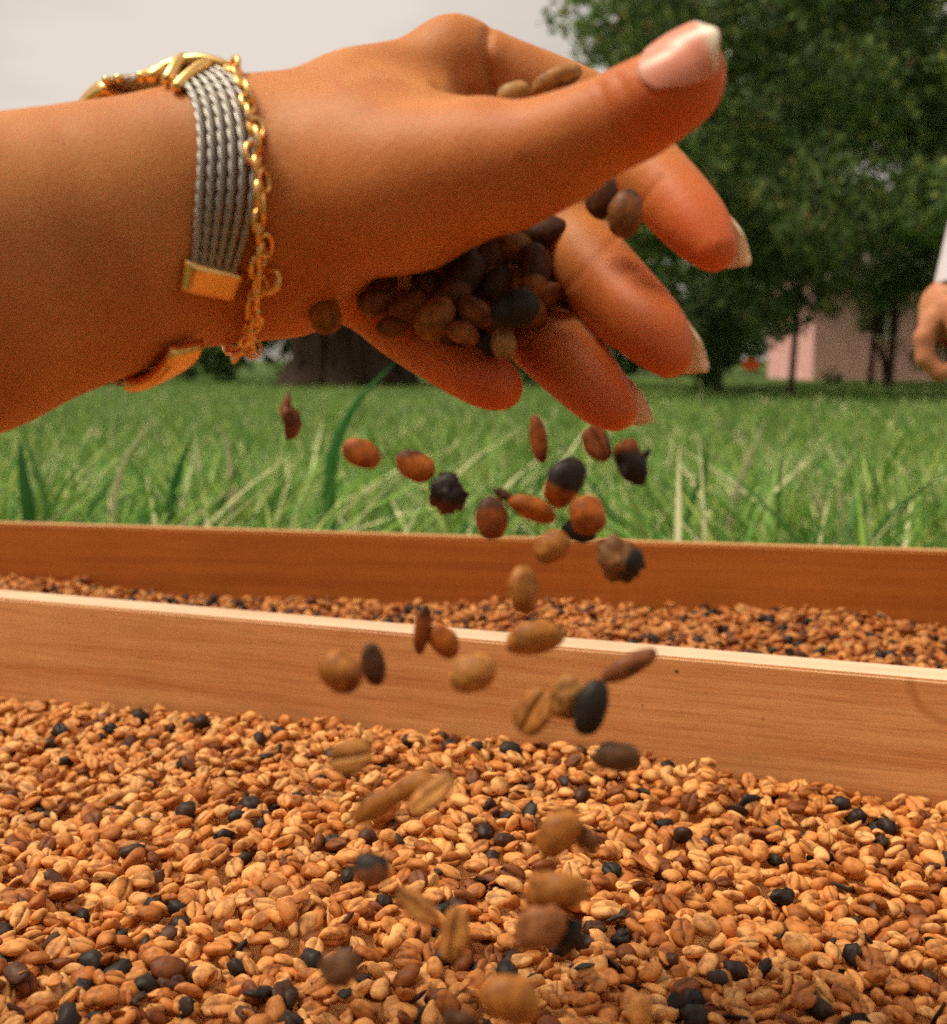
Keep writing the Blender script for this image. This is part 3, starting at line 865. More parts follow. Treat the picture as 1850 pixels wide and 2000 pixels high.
def bean_R(yaw, gx, gy, flip, roll, pitch):
    nrm = unit([-gx, -gy, 1]); x = np.array([math.cos(yaw), math.sin(yaw), 0]); x = unit(x - nrm * (x @ nrm)); y = np.cross(nrm, x)
    R = np.stack([x, y, nrm], 1)
    R = R @ rotmat((0, 1, 0), pitch) @ rotmat((1, 0, 0), roll + (math.pi if flip else 0))
    return R
def bean_col(dark):
    if dark: c = DARK[rng.choice(3, p=[.4, .35, .25])]
    else: c = PALE[rng.choice(5, p=np.array(PALE_W) / sum(PALE_W))]
    return np.array(c) * rng.uniform(.85, 1.15)
def tints(T, c):
    g = T[2][:, None]
    col = np.repeat(c[None], len(T[2]), 0) * (1 - 0.8 * g)  # groove tinted darker: the crease's shade painted into the colour
    blot = np.array([max(0, mnoise.noise(Vector(v * 1.3) + Vector((c[0] * 90, c[1] * 70, 3)))) for v in T[0]])[:, None]
    col = col * (1 - 0.55 * blot)
    return np.concatenate([col, np.ones((len(col), 1))], 1)
def soup(name, items, label, parent=None):
    Vs, Fs, Cs = [], [], []; n0 = 0
    for T, a, b, c, R, p, col in items:
        V = place(T, a, b, c, R, p); F = TF[id(T)]
        Vs.append(V); Fs.append(F + n0); n0 += len(V)
        Cs.append(np.concatenate([col[None] * (1 - 0.8 * T[2][:, None]), np.ones((len(V), 1))], 1))  # same painted crease shade along each groove
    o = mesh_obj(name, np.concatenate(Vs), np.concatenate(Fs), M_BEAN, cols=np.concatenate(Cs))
    return tag(o, label, 'coffee beans', kind='stuff')
def bean_obj(T, a, b, c, R, p, col, label, name='coffee_bean', cat='coffee bean', grp=None, parent=None, cols=None):
    V = T[0] * [a, b, c]
    V = V @ R.T
    C = tints(T, col) if cols is None else cols
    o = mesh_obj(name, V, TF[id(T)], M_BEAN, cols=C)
    o.location = p
    return tag(o, label, cat, grp)

def local(A, d, n, x, y):
    q = np.array([x, y]) - A[:2]
    return q @ d, q @ n
# near tray: the part close to the view in full detail
def ok_near(x, y):
    s, q = local(nA, dn, nn, x, y)
    return -0.24 < s < 0.76 and -0.645 < q < -0.0055
def hump_near(X, Y):
    return 0.006 * np.sin(X * 11 + 1.2) * np.cos(Y * 9 + .4) + 0.003 * np.sin(X * 23 + Y * 17) + 0.001 + .007 * np.exp(-((X + .02) / .16) ** 2)
def in_view(x, y, z, m=60):
    px, py, d = to_px(np.array([x, y, z]))
    return -m < px < 1850 + m and py < 2000 + m and d > 0
items, pile_n = region_fill(ok_near, (-0.62, 0.62, 0.17, 0.86), ZB - .007, 2.1, 4.1e-5, hump=hump_near)
big, rest = [], []
for it in items:
    x, y, z, a, b, c, yaw, gx, gy, dark, t = it
    flip = rng.random() < .6
    if pile_n.h[int((x - pile_n.x0) / pile_n.c), int((y - pile_n.y0) / pile_n.c)] > z + c + .0060: continue   # buried out of sight
    roll, pitch = rng.normal(0, .35), rng.normal(0, .18)
    if rng.random() < .15: roll += 1.2
    R = bean_R(yaw, gx, gy, flip, roll, pitch)
    seen = in_view(x, y, z)
    vis = pile_n.h[int((x - pile_n.x0) / pile_n.c), int((y - pile_n.y0) / pile_n.c)] <= z + c * 1.02 + .0006
    px, py, dd = to_px(np.array([x, y, z]))
    if dark: T = (H_HI if seen and vis else H_LO)[rng.integers(0, 4)]
    else: T = (T_HI if seen and vis and dd < .58 else T_LO)[rng.integers(0, 8)]
    rec = (T, a, b, c, R, np.array([x, y, z]), bean_col(dark))
    key = dd if (vis and seen and 0 < px < 1850 and py < 1990) else 9
    rest.append((key, px, py, dark, flip, abs(roll) > .8, rec))
rest.sort(key=lambda r: r[0])
def near_label(px, py, dark, flip, edge, col, a):
    tone = 'dark shrivelled' if dark else ('pale tan' if col[0] > .68 else 'light orange' if col[0] > .56 else 'orange-brown' if col[0] > .34 else 'deep brown')
    ly = 'lying' if dark else ('on edge' if edge else ('groove up' if flip else 'rounded side up'))
    sz = 'large ' if a > .0049 else ('small ' if a < .0042 else '')
    xs = ['at left edge', 'left of centre', 'below the falling beans', 'right of the falling beans', 'far right', 'at right edge'][min(5, int(px / 309))]
    ys = 'on the bottom edge' if py > 1940 else ('second row up' if py > 1880 else ('third row up' if py > 1820 else 'a few rows up'))
    return f'{sz}{tone} bean {ly} {xs}, {ys}'.replace('on the bottom edge', 'in the bottom row')
NB = 250
for k, (key, px, py, dark, flip, edge, rec) in enumerate(rest[:NB]):
    bean_obj(*rec, near_label(px, py, dark, flip, edge, rec[6], rec[1]), grp='beans drying in the near tray')
soup('coffee_beans', [r[-1] for r in rest[NB:]], 'honey coloured coffee beans spread across the near tray')
# torn parchment shells and cherry skin lying on the beans
chips = []
for k in range(190):
    y_ = 1420 + 560 * rng.random() ** .8; x_ = rng.uniform(0, 1850)
    p = G(x_, y_, ZB + .006)
    if not ok_near(p[0], p[1]): continue
    i, j = int((p[0] - pile_n.x0) / pile_n.c), int((p[1] - pile_n.y0) / pile_n.c)
    p[2] = pile_n.h[i, j] - .0004
    T = H_HI[rng.integers(0, 5)]
    a = rng.uniform(.003, .0055)
    col = np.array(DARK[rng.integers(0, 3)] if rng.random() < .45 else PALE[rng.integers(1, 4)])
    chips.append((T, a, a * rng.uniform(.4, .8), a * rng.uniform(.10, .3), bean_R(rng.uniform(0, 6.28), 0, 0, False, rng.normal(0, .7), rng.normal(0, .6)), p, col))
o = soup('husk_flakes', chips, 'torn flakes of husk and parchment lying among the near beans')
o['category'] = 'husk flakes'
# far tray
def ok_far(x, y):
    s, q = local(fA, df, nf, x, y)
    return -0.275 < s < 1.07 and q < -0.005 and local(nA, dn, nn, x, y)[1] > THN + .006 and s < .98
def hump_far(X, Y):
    return 0.006 * np.sin(X * 8 + .5) + 0.010 * np.clip((X + .1), 0, 1) + .002 * np.sin(X * 31) + .010 + .030 * np.clip(-(X + .02), 0, .6)
items, pile_f = region_fill(ok_far, (-0.70, 0.60, 0.55, 1.25), ZB - .013, 1.5, 4.4e-5, hump=hump_far, tries=4)
recs = []
for it in items:
    x, y, z, a, b, c, yaw, gx, gy, dark, t = it
    if pile_f.h[int((x - pile_f.x0) / pile_f.c), int((y - pile_f.y0) / pile_f.c)] > z + c + .0050: continue
    R = bean_R(yaw, gx, gy, rng.random() < .45, rng.normal(0, .5), rng.normal(0, .3))
    dark = dark or rng.random() < .06
    T = (H_LO if dark else T_LO)[rng.integers(0, 4)]
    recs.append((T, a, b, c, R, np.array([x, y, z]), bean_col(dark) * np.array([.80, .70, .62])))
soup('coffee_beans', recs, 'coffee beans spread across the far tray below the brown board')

# ------------------------------------------------------------------ the pouring hand
def J(px, py, d):
    """photo direction at depth d (mm) -> mm in camera axes (right, up, depth)"""
    return np.array([(px - 925) / 2500 * d, (1000 - py) / 2500 * d, float(d)])
def C2W(V):
    V = np.atleast_2d(V) / 1000
    return CAM + V[:, :1] * RGT + V[:, 1:2] * UPV + V[:, 2:3] * FWD
def prim(a, b, ra, rb, sq=None):
    return (J(*a), J(*b), ra, rb, sq)
F_ = Field(steps((-460, -330, 10), (-330, -150, 4.0), (-150, -70, 1.6), (-70, 68, 1.0), (68, 380, 10)), steps((-470, -90, 11), (-90, -8, 2.0), (-8, 150, 1.0), (150, 480, 10)), steps((-620, 180, 11), (180, 250, 2.5), (250, 395, 1.0)))
zq = np.array([0, 0, 1.0])
# forearm and wrist
yq = unit([0, 0.25, 1.0])
F_.group([
    prim((-700, 640, 300), (-100, 545, 318), 41, 37, (yq, .84)),
    prim((-100, 545, 318), (180, 475, 328), 37, 32, (yq, .84)),
    prim((180, 475, 328), (400, 395, 333), 31.5, 27.5, (yq, .82)),
    prim((400, 395, 333), (560, 375, 336), 26.5, 26, (yq, .82)),
    prim((330, 500, 345), (560, 505, 345), 22, 18, (yq, .85)),
], 12, 2)
# upper arm, shoulders, trunk, head and legs of the person holding the camera
mm = lambda a, b, ra, rb, sq=None: (np.array(a, float), np.array(b, float), ra, rb, sq)
EL, SH = np.array([-300., 18, 288]), np.array([-225., 200, -10])
F_.group([mm(J(-700, 640, 300), EL, 41, 43), mm(EL, (-265, 110, 140), 43, 46), mm((-265, 110, 140), SH, 46, 56)], 12, 14)
zt = unit([0, .15, 1])
F_.group([mm((-20, -180, -330), (-30, 20, -260), 150, 130, (zt, .78)), mm((-30, 20, -260), (-30, 150, -190), 130, 140, (zt, .72)),
          mm(SH + [30, -5, -70], (175, 190, -110), 64, 62), mm((-25, 190, -160), (-20, 270, -130), 58, 50)], 50, 20)
hd = np.array([-15., 370, -110])
F_.group([mm(hd + [0, 15, -20], hd + [0, 15, -10], 92, 92), mm(hd + [0, -30, 30], hd + [0, -70, 50], 60, 38), mm(hd + [0, -10, 80], hd + [0, -28, 98], 12, 15),
          mm(hd + [-84, 0, -10], hd + [-88, -22, -10], 13, 10), mm(hd + [84, 0, -10], hd + [88, -22, -10], 13, 10), mm(hd + [-24, -58, 90], hd + [24, -58, 90], 8, 8)], 18, 20)
F_.group([mm((175, 185, -110), (240, -20, -60), 50, 42), mm((240, -20, -60), (95, -60, -70), 40, 26), mm((95, -60, -70), (45, -45, -75), 28, 24)], 14, 20)
for s_ in (-1, 1):
    F_.group([mm((-20 + s_ * 90, -200, -330), (-20 + s_ * 130, -370, -130), 92, 60), mm((-20 + s_ * 130, -385, -130), (-20 + s_ * 110, -405, -480), 55, 36)], 20, 30)
# the palm: metacarpals, thenar and heel
F_.group([
    prim((520, 330, 340), (700, 235, 346), 21, 16.5),
    prim((700, 238, 346), (880, 140, 352), 16, 12.8),
    prim((520, 350, 346), (870, 235, 366), 19, 12.5),
    prim((520, 400, 350), (835, 350, 374), 18, 11.5),
    prim((520, 470, 350), (780, 455, 374), 17, 11),
    prim((700, 330, 362), (850, 300, 366), 13, 10),
    prim((560, 380, 334), (720, 340, 326), 23, 23),
    prim((590, 420, 330), (800, 370, 316), 17, 17.5),
    prim((800, 370, 316), (930, 320, 306), 17.5, 15.0),
    prim((560, 520, 346), (620, 480, 350), 13, 13),
    prim((430, 580, 350), (560, 575, 358), 9, 9),
    prim((560, 560, 360), (740, 560, 372), 10, 10),
    prim((740, 540, 378), (930, 560, 382), 10, 9), prim((800, 480, 378), (1000, 470, 380), 10, 9), prim((850, 590, 378), (960, 620, 374), 8, 6),
], 9, 12)
# web between thumb and index
F_.group([prim((690, 240, 338), (850, 240, 338), 15, 10), prim((760, 270, 330), (900, 270, 322), 14, 11)], 6, 7)
def finger(j, r, kin=0.0, kout=5, slim=.95):
    P = np.array([np.append(J(*q), rr) for q, rr in zip(j, r)])
    E = np.vstack([2 * P[0] - P[1], P, 2 * P[-1] - P[-2]]); out = []
    for k in range(1, len(E) - 2):
        for t in np.linspace(0, 1, 6, endpoint=False):
            a, b, c, d = E[k - 1:k + 3]
            out.append(.5 * (2 * b + (c - a) * t + (2 * a - 5 * b + 4 * c - d) * t * t + (3 * b - a - 3 * c + d) * t ** 3))
    out.append(P[-1]); out = np.array(out); out[:, 3] *= np.linspace(1, slim, len(out))
    for _ in range(8): out[1:-1] = (out[:-2] + 2 * out[1:-1] + out[2:]) / 4
    F_.group([(out[k][:3], out[k + 1][:3], out[k][3], out[k + 1][3], None) for k in range(len(out) - 1)], kin, kout)
# thumb
finger([(840, 350, 311), (940, 338, 304), (1060, 300, 296), (1185, 246, 288), (1245, 212, 283), (1310, 176, 278), (1346, 148, 276), (1374, 118, 273)], [15.8, 14.9, 12.8, 11.0, 10.4, 9.5, 8.0, 4.4])
F_.group([prim((1250, 222, 285), (1335, 170, 279), 8.4, 7.0), prim((1010, 345, 302), (1100, 305, 298), 11, 10)], 3, 5)
# index: over the knuckle, behind the thumb, down again
finger([(890, 128, 352), (1010, 168, 353), (1165, 225, 352), (1230, 298, 345), (1312, 385, 332), (1360, 440, 325), (1393, 484, 320)], [12.6, 11.6, 10.9, 10.5, 9.9, 9.1, 6.4])
# middle
finger([(860, 235, 366), (1000, 350, 368), (1090, 445, 358), (1165, 530, 342), (1230, 600, 330), (1280, 652, 322), (1306, 692, 318)], [12, 11.9, 11.5, 11.0, 10.4, 9.3, 6.3])
# ring
finger([(830, 350, 374), (940, 500, 376), (1010, 608, 362), (1085, 685, 345), (1145, 742, 335), (1180, 778, 330), (1202, 800, 327)], [11.5, 11.2, 10.6, 10.0, 9.3, 8.2, 6.0])
# little finger
finger([(770, 455, 374), (730, 560, 374), (765, 620, 362), (850, 678, 350), (920, 722, 342), (958, 745, 337), (978, 758, 334)], [11, 10.8, 10.0, 9.4, 8.8, 8.0, 6.2])
# hollow of the palm and the fold of skin in the web
F_.cut(J(905, 175, 325), J(960, 150, 336), 4.5, 5.0, 6)
F_.cut(J(955, 60, 330), J(965, 150, 330), 1.2, 2.2, 4)
HV, HF = F_.surface(2)
print('hand verts', len(HV))

HN = vnormals(HV, HF)
if (HN * (HV - HV.mean(0))).sum() < 0: HF = HF[:, ::-1]; HN = -HN
d_ = HV[:, 2]
PXH = np.stack([925 + 2500 * HV[:, 0] / d_, 1000 - 2500 * HV[:, 1] / d_], 1)
# skin folds
def fold(pts, amp, wmm, dlo=250, dhi=400):
    global HV
    P = np.array(pts, float)
    best = np.full(len(HV), 1e9)
    for a, b in zip(P[:-1], P[1:]):
        ba = b - a; t = np.clip(((PXH - a) @ ba) / (ba @ ba), 0, 1)
        best = np.minimum(best, np.linalg.norm(PXH - a - t[:, None] * ba, axis=1))
    dm = best * d_ / 2500
    m = (HN[:, 2] < 0.35) & (d_ > dlo) & (d_ < dhi)
    HV = HV - HN * (amp * np.exp(-(dm / wmm) ** 2) * m)[:, None]
fold([(1168, 165), (1180, 200), (1200, 245), (1222, 270)], .55, .9, 260, 300)
fold([(1205, 150), (1222, 180), (1240, 225), (1250, 250)], .4, .8, 260, 300)
fold([(1150, 185), (1160, 210), (1172, 235)], .22, .8, 260, 300)
fold([(1020, 320), (1060, 355), (1075, 370)], .3, 1.2, 270, 320)
fold([(955, 62), (950, 110), (960, 175)], 1.7, 1.5, 315, 370)
fold([(860, 168), (900, 182), (950, 190)], .9, 2.2, 300, 370)
fold([(1290, 585), (1240, 545), (1210, 560)], .0, .8)
for pts in ([(1200, 470), (1150, 520), (1110, 560)], [(1290, 350), (1250, 400), (1235, 430)], [(1095, 640), (1060, 680), (1035, 715)], [(905, 650), (860, 690), (835, 715)]):
    fold(pts, .35, 1.1, 310, 370)
# skin colour: tan, redder at the fingertips and palm side
def near_pts(pts, rad):
    m = np.zeros(len(HV))
    for p in pts:
        q = J(*p); m = np.maximum(m, np.exp(-(np.linalg.norm(HV - q, axis=1) / rad) ** 2))
    return m
red = np.clip(near_pts([(1393, 484, 320), (1306, 692, 318), (1202, 800, 327), (978, 758, 334), (1375, 200, 274)], 15) * 1.0
    + .55 * near_pts([(1330, 410, 328), (1220, 590, 330), (1120, 720, 340), (900, 710, 344), (1300, 240, 275)], 16)
    + .35 * near_pts([(1000, 330, 290), (850, 400, 295), (700, 470, 300), (600, 600, 340)], 25), 0, 1)
tan = np.array([0.58, 0.222, 0.058]); rdd = np.array([0.67, 0.15, 0.036])
hc = tan * (1 - red[:, None]) + rdd * red[:, None]
spot = np.exp(-(np.hypot(PXH[:, 0] - 662, PXH[:, 1] - 162) / 9) ** 2) + .6 * np.exp(-(np.hypot((PXH[:, 0] - 990) / 1.8, PXH[:, 1] - 235) / 14) ** 2)
spot = np.clip(spot * (HN[:, 2] < .3), 0, 1)[:, None]
hc = hc * (1 - spot * .5) + np.array([.5, .10, .05]) * spot * .5
hc = np.concatenate([hc, np.ones((len(hc), 1))], 1)
HW = C2W(HV)
person = mesh_obj('person', HW, HF[:, ::1], M_SKIN, cols=hc)
tag(person, 'outstretched tanned left arm and open hand pouring coffee beans over the trays', 'person')
bvh = BVHTree.FromPolygons([Vector(v) for v in HV], [tuple(int(i) for i in f) for f in HF])

# ------------------------------------------------------------------ finger nails
def mat_nail(tr_=.5):
    m, n, b = new_mat('nail')
    a = N(n, 'ShaderNodeAttribute', attribute_name='tint')
    n.links.new(a.outputs['Color'], b.inputs['Base Color'])
    b.inputs['Roughness'].default_value = 0.34; b.inputs['Specular IOR Level'].default_value = 0.45
    t = N(n, 'ShaderNodeBsdfTranslucent'); n.links.new(a.outputs['Color'], t.inputs[0])
    ms = N(n, 'ShaderNodeMixShader'); ms.inputs[0].default_value = tr_
    n.links.new(b.outputs[0], ms.inputs[1]); n.links.new(t.outputs[0], ms.inputs[2]); n.links.new(ms.outputs[0], n.nodes['Material Output'].inputs[0])
    b.inputs['Subsurface Weight'].default_value = 0.0
    return m
M_NAIL = mat_nail()
M_THUMBNAIL = mat_nail(.08)
def nail(base, tip, n, hw, r, over, drop, name, label=None, arch=.0, lift=0.0, fe=.40):
    """nail plate: base, tip (mm points on the finger axis), dorsal normal n, half width mm, radius of curvature mm, free edge past the tip"""
    base, tip = np.asarray(base), np.asarray(tip)
    a = unit(tip - base); n = unit(np.asarray(n, float) - a * (np.asarray(n, float) @ a)); b = np.cross(a, n)
    L = np.linalg.norm(tip - base) + over
    nu, nv = 17, 22
    V, C = [], []
    for i in range(nv):
        v = i / (nv - 1)
        for j in range(nu):
            u = -1 + 2 * j / (nu - 1)
            # outline: rounded base, almond tip
            wv = hw * min(1, (0.72 + .9 * v)) * (1 - max(0, (v - .62) / .38) ** 2.2 * .58)
            s = L * (v - (0.13 * u * u * (1 - v) * -1) - 0.16 * u * u * v ** 3)
            ph = u * wv / r
            q = base + a * s + n * (r * math.cos(ph)) + b * (r * math.sin(ph))
            q = q - n * (r - lift) + n * 0  # surface of curvature through the axis offset
            q = q + n * (drop[0] + (drop[1] - drop[0]) * v - arch * (2 * v - 1) ** 2)
            h = bvh.ray_cast(Vector(q + n * 25), Vector(-n), 50)
            if h[0] is not None:
                gap = (np.array(h[0]) - q) @ n + .28
                fd = 1 - min(1, max(0, (v - (.45 if fe < .6 else .72)) / .2)) ** 2
                if gap > 0: q = q + n * gap * fd
            V.append(q)
            free = 1 / (1 + math.exp(-(v - (fe - .04 * u * u)) * 50))
            lun = math.exp(-((v + .10 * u * u * 2) / .16) ** 2) * .6
            pink = np.array([.88, .34, .23]); cream = np.array([.95, .84, .64])
            c = pink * (1 - free) + cream * free; c = c * (1 - lun) + np.array([.74, .40, .28]) * lun
            C.append(tuple(c) + (1,))
    F = [(i * nu + j, i * nu + j + 1, (i + 1) * nu + j + 1, (i + 1) * nu + j) for i in range(nv - 1) for j in range(nu - 1)]
    o = mesh_obj(name, C2W(V), F, M_THUMBNAIL if fe > .6 else M_NAIL, person, cols=C)
    so = o.modifiers.new('s', 'SOLIDIFY'); so.thickness = 0.0005; so.offset = 0
    if label: o['label'] = label
    return o
tb_, tt_ = J(1298, 172, 280), J(1385, 106, 273)
nail(tb_, tt_, (-.17, .26, -.95), 8.2, 9.6, 5.4, (9.6, 4.6), 'fingernail', 'long pink thumbnail with a pale free edge', arch=.3, fe=.84)
nail(J(1345, 425, 329), J(1393, 484, 321), (.62, .40, .68), 6.0, 8.0, 6.6, (8.6, 7.6), 'fingernail', 'pale pointed nail tip of the index finger')
nail(J(1262, 632, 326), J(1306, 690, 319), (.62, .40, .68), 6.2, 8.2, 7.2, (8.8, 7.8), 'fingernail', 'pale pointed nail tip of the middle finger')
nail(J(1158, 752, 334), J(1202, 798, 328), (.60, .40, .70), 5.6, 7.6, 7.0, (8.2, 7.2), 'fingernail', 'pale nail tip of the ring finger')

# ------------------------------------------------------------------ bracelets
def loop_on_arm(Cc, nrm, e_up=(0, 1, 0), off=0.0, n_=240, clear=None, shift=0.0, bend=None):
    if bend is None: bend = 3.2 if clear is clr else 0
    nrm = unit(nrm); e2 = unit(np.array(e_up, float) - nrm * (np.array(e_up, float) @ nrm)); e1 = np.cross(e2, nrm)
    if e1[2] > 0: e1 = -e1
    Cc = np.asarray(Cc, float) + nrm * shift
    th = np.linspace(0, 2 * math.pi, n_, endpoint=False); R = []
    for t in th:
        d = e1 * math.cos(t) + e2 * math.sin(t)
        h = bvh.ray_cast(Vector(Cc + d * 70), Vector(-d), 80)
        R.append(70 - h[3] if h[0] is not None else 25)
    R = np.array(R)
    f = np.fft.rfft(R); f[9:] = 0; Rs = np.fft.irfft(f, n_)
    Rs = Rs + np.maximum(0, (R - Rs)).max() * .4 + off
    if clear is not None: Rs = Rs + np.array([clear(math.degrees(t)) for t in th])
    D = e1[None] * np.cos(th)[:, None] + e2[None] * np.sin(th)[:, None]
    Pq = Cc + D * Rs[:, None]
    if bend: Pq = Pq - np.array([.955, .28, .13]) * (bend * np.exp(-(((np.degrees(th) + 180) % 360 - 188) / 42) ** 2))[:, None]
    return th, Pq, D, nrm
def arc(Pt, th, a0, a1, n_):
    """points of the loop between angles (degrees)"""
    t = np.radians(np.linspace(a0, a1, n_)) % (2 * math.pi)
    x = t / (2 * math.pi) * len(th); i = np.floor(x).astype(int) % len(th); f = (x - np.floor(x))[:, None]
    return Pt[i] * (1 - f) + Pt[(i + 1) % len(th)] * f
def clr(a):
    a = a % 360
    return 21 * math.exp(-((a - 141) / 33) ** 2) + 2.2 * math.exp(-((a - 280) / 24) ** 2) + .3
CB, NBG = np.array([-79, 75.0, 331]), (.72, 0.0, .69)
bang = empty('cable_bangle', tuple(C2W(CB)[0]))
tag(bang, 'bangle of twisted grey steel cables with gold ends worn on the wrist', 'bracelet')
A0, A1 = -36, 248
NC = 6
for k in range(NC):
    sh = (k - (NC - 1) / 2) * 1.85
    th, Pt, D, nrm = loop_on_arm(CB, NBG, off=1.15, clear=clr, shift=sh)
    c = arc(Pt, th, A0, A1, 260); dd = arc(D, th, A0, A1, 260)
    tn = np.gradient(c, axis=0); tn /= np.linalg.norm(tn, axis=1, keepdims=True)
    bb = np.cross(tn, dd)
    Vs, Fs = [], []
    for st in range(3):
        ph = np.linspace(0, 2 * math.pi * 15, 260) + st * 2 * math.pi / 3
        pth = c + (dd * np.cos(ph)[:, None] + bb * np.sin(ph)[:, None]) * 0.50
        V, F = tube(pth, 0.56, 6)
        n0 = sum(len(v) for v in Vs); Vs.append(V); Fs += [tuple(i + n0 for i in f) for f in F]
    mesh_obj('cable', C2W(np.concatenate(Vs)), Fs, M_STEEL, bang)
def wrap_plate(a0, a1, half, t_, name, label, extra=0.0, corner=.12, parent=bang, CC=CB, NN=NBG, skew=0.0):
    """curved gold plate lying on the loop between two angles"""
    nu, nv = 14, 12; rows = []
    for j in range(nv):
        v = -1 + 2 * j / (nv - 1)
        th, Pt, D, nrm = loop_on_arm(CC, NN, off=0.0, clear=clr, shift=v * half, n_=120)
        c = arc(Pt, th, a0 + skew * v, a1 + skew * v, nu); dd = arc(D, th, a0 + skew * v, a1 + skew * v, nu)
        rows.append((c, dd))
    V = []; F = []
    for lay in (0, 1):
        for j in range(nv):
            for i in range(nu):
                u = -1 + 2 * i / (nu - 1); v = -1 + 2 * j / (nv - 1)
                e = max(abs(u), abs(v)); rnd = (1 - max(0, (e - .75) / .25) ** 2 * .45)
                c, dd = rows[j]
                V.append(c[i] + dd[i] * (extra + (t_ * rnd if lay else -.2)))
    s_ = nu * nv
    for j in range(nv - 1):
        for i in range(nu - 1):
            q = j * nu + i
            F.append((q, q + nu, q + nu + 1, q + 1)); F.append((q + s_, q + 1 + s_, q + nu + 1 + s_, q + nu + s_))
    for i in range(nu - 1):
        F.append((i, i + 1, i + 1 + s_, i + s_)); q = (nv - 1) * nu + i; F.append((q + 1, q, q + s_, q + 1 + s_))
    for j in range(nv - 1):
        q = j * nu; F.append((q + nu, q, q + s_, q + nu + s_)); q = j * nu + nu - 1; F.append((q, q + nu, q + nu + s_, q + s_))
    o = mesh_obj(name, C2W(V), F, M_GOLD, parent)
    if label: o['label'] = label
    return o
wrap_plate(-47, -31, 7.2, 3.0, 'end_cap', 'square gold end plate on the front of the bangle')
wrap_plate(250, 286, 5.0, 3.8, 'end_cap', 'rounded gold clasp hanging under the wrist')
wrap_plate(120, 150, 6.6, 5.6, 'gold_sleeve', 'flat gold sleeve at the far top of the bangle', extra=-2.6)
for a in (110, 117):
    th, Pt, D, nrm = loop_on_arm(CB, NBG, off=0, clear=clr, n_=120)
    rr = []
    for v in np.linspace(-1, 1, 13):
        th, Pt, D, nrm = loop_on_arm(CB, NBG, off=0, clear=clr, shift=v * 7.2, n_=60)
        rr.append(arc(Pt, th, a, a, 1)[0] + arc(D, th, a, a, 1)[0] * (2.4 - 1.6 * v * v))
    V, F = tube(rr, 1.0, 8); mesh_obj('gold_ring', C2W(V), F, M_GOLD, bang)
# knot: bands crossing over the cables
def knot_band(f_ang, r, lift, name='knot_band'):
    rr = []
    for v in np.linspace(-1, 1, 17):
        th, Pt, D, nrm = loop_on_arm(CB, NBG, off=0, clear=clr, shift=v * 7.2, n_=60)
        a = f_ang(v)
        rr.append(arc(Pt, th, a, a, 1)[0] + arc(D, th, a, a, 1)[0] * (1.2 + lift * (1 - v * v)))
    V, F = tube(rr, r, 10); return mesh_obj(name, C2W(V), F, M_GOLD, bang)
knot_band(lambda v: 66 + 6 * v, 1.5, 1.6)
knot_band(lambda v: 76 - 11 * v, 1.6, 3.0)
knot_band(lambda v: 79 + 10 * v, 1.6, 3.6)
knot_band(lambda v: 90 - 4 * v, 1.5, 1.6)
knot_band(lambda v: 84 + 2 * math.sin(3 * v), 1.7, 2.6)

CC2, NC2 = np.array([-61.5, 76.0, 333]), (.92, .095, .37)
def clr2(a):
    a = a % 360
    return .5 + 3.2 * math.exp(-((a - 275) / 30) ** 2)
chain = empty('chain_bracelet', tuple(C2W(CC2)[0]))
tag(chain, 'fine gold link chain worn beside the cable bangle, nearer the hand', 'bracelet')
th, Pt, D, nrm = loop_on_arm(CC2, NC2, off=.9, clear=clr2)
seg_len = np.linalg.norm(np.roll(Pt, -1, 0) - Pt, axis=1).sum()
NL = int(seg_len / 3.7)
rl = np.random.default_rng(3)
for k in range(NL):
    a = 360 * k / NL
    c = arc(Pt, th, a, a, 1)[0]; c2 = arc(Pt, th, a + 3, a + 3, 1)[0]; dv = arc(D, th, a, a, 1)[0]
    t_ = unit(c2 - c); b = unit(np.cross(t_, dv)); dv = np.cross(b, t_)
    tw = math.radians((20 if k % 2 else 80) + rl.uniform(-25, 25))
    s1 = b * math.cos(tw) + dv * math.sin(tw)
    big = (k % 4 == 0)
    la, lb, wr = (3.4, 2.3, .78) if big else (2.8, 1.8, .66)
    wob = nrm * 0.9 * math.sin(k * 1.7) + nrm * rl.uniform(-.5, .5)
    ang = np.linspace(0, 2 * math.pi, 18, endpoint=False)
    pth = c + wob + dv * .5 + t_ * la * np.cos(ang)[:, None] + s1 * lb * np.sin(ang)[:, None]
    V, F = tube(pth, wr, 7, closed=True)
    mesh_obj('chain_link', C2W(V), F, M_GOLD, chain)
q1 = J(526, 548, 260); q1 = np.array(bvh.ray_cast(Vector((0, 0, 0)), Vector(unit(q1)), 900)[0]); q1 = q1 * (1 - 2.6 / np.linalg.norm(q1)); ang = np.linspace(0, 2 * math.pi, 20, endpoint=False)
V, F = tube(q1 + np.stack([2.6 * np.cos(ang), 2.9 * np.sin(ang), -1.2 * np.cos(ang)], 1), .85, 8, closed=True)
mesh_obj('clasp_ring', C2W(V), F, M_GOLD, chain)
# loose ring and clasp where the chain closes
q0 = J(492, 680, 338); ang = np.linspace(0, 2 * math.pi, 20, endpoint=False)
V, F = tube(q0 + np.stack([2.3 * np.cos(ang), 2.5 * np.sin(ang), .6 * np.cos(ang)], 1), .5, 7, closed=True)
mesh_obj('jump_ring', C2W(V), F, M_GOLD, chain)
V, F = tube([J(490, 565, 322), J(489, 600, 328), J(487, 630, 333), J(490, 658, 337)], [.8, 1.3, 1.2, .7], 8)
mesh_obj('clasp', C2W(V), F, M_GOLD, chain)

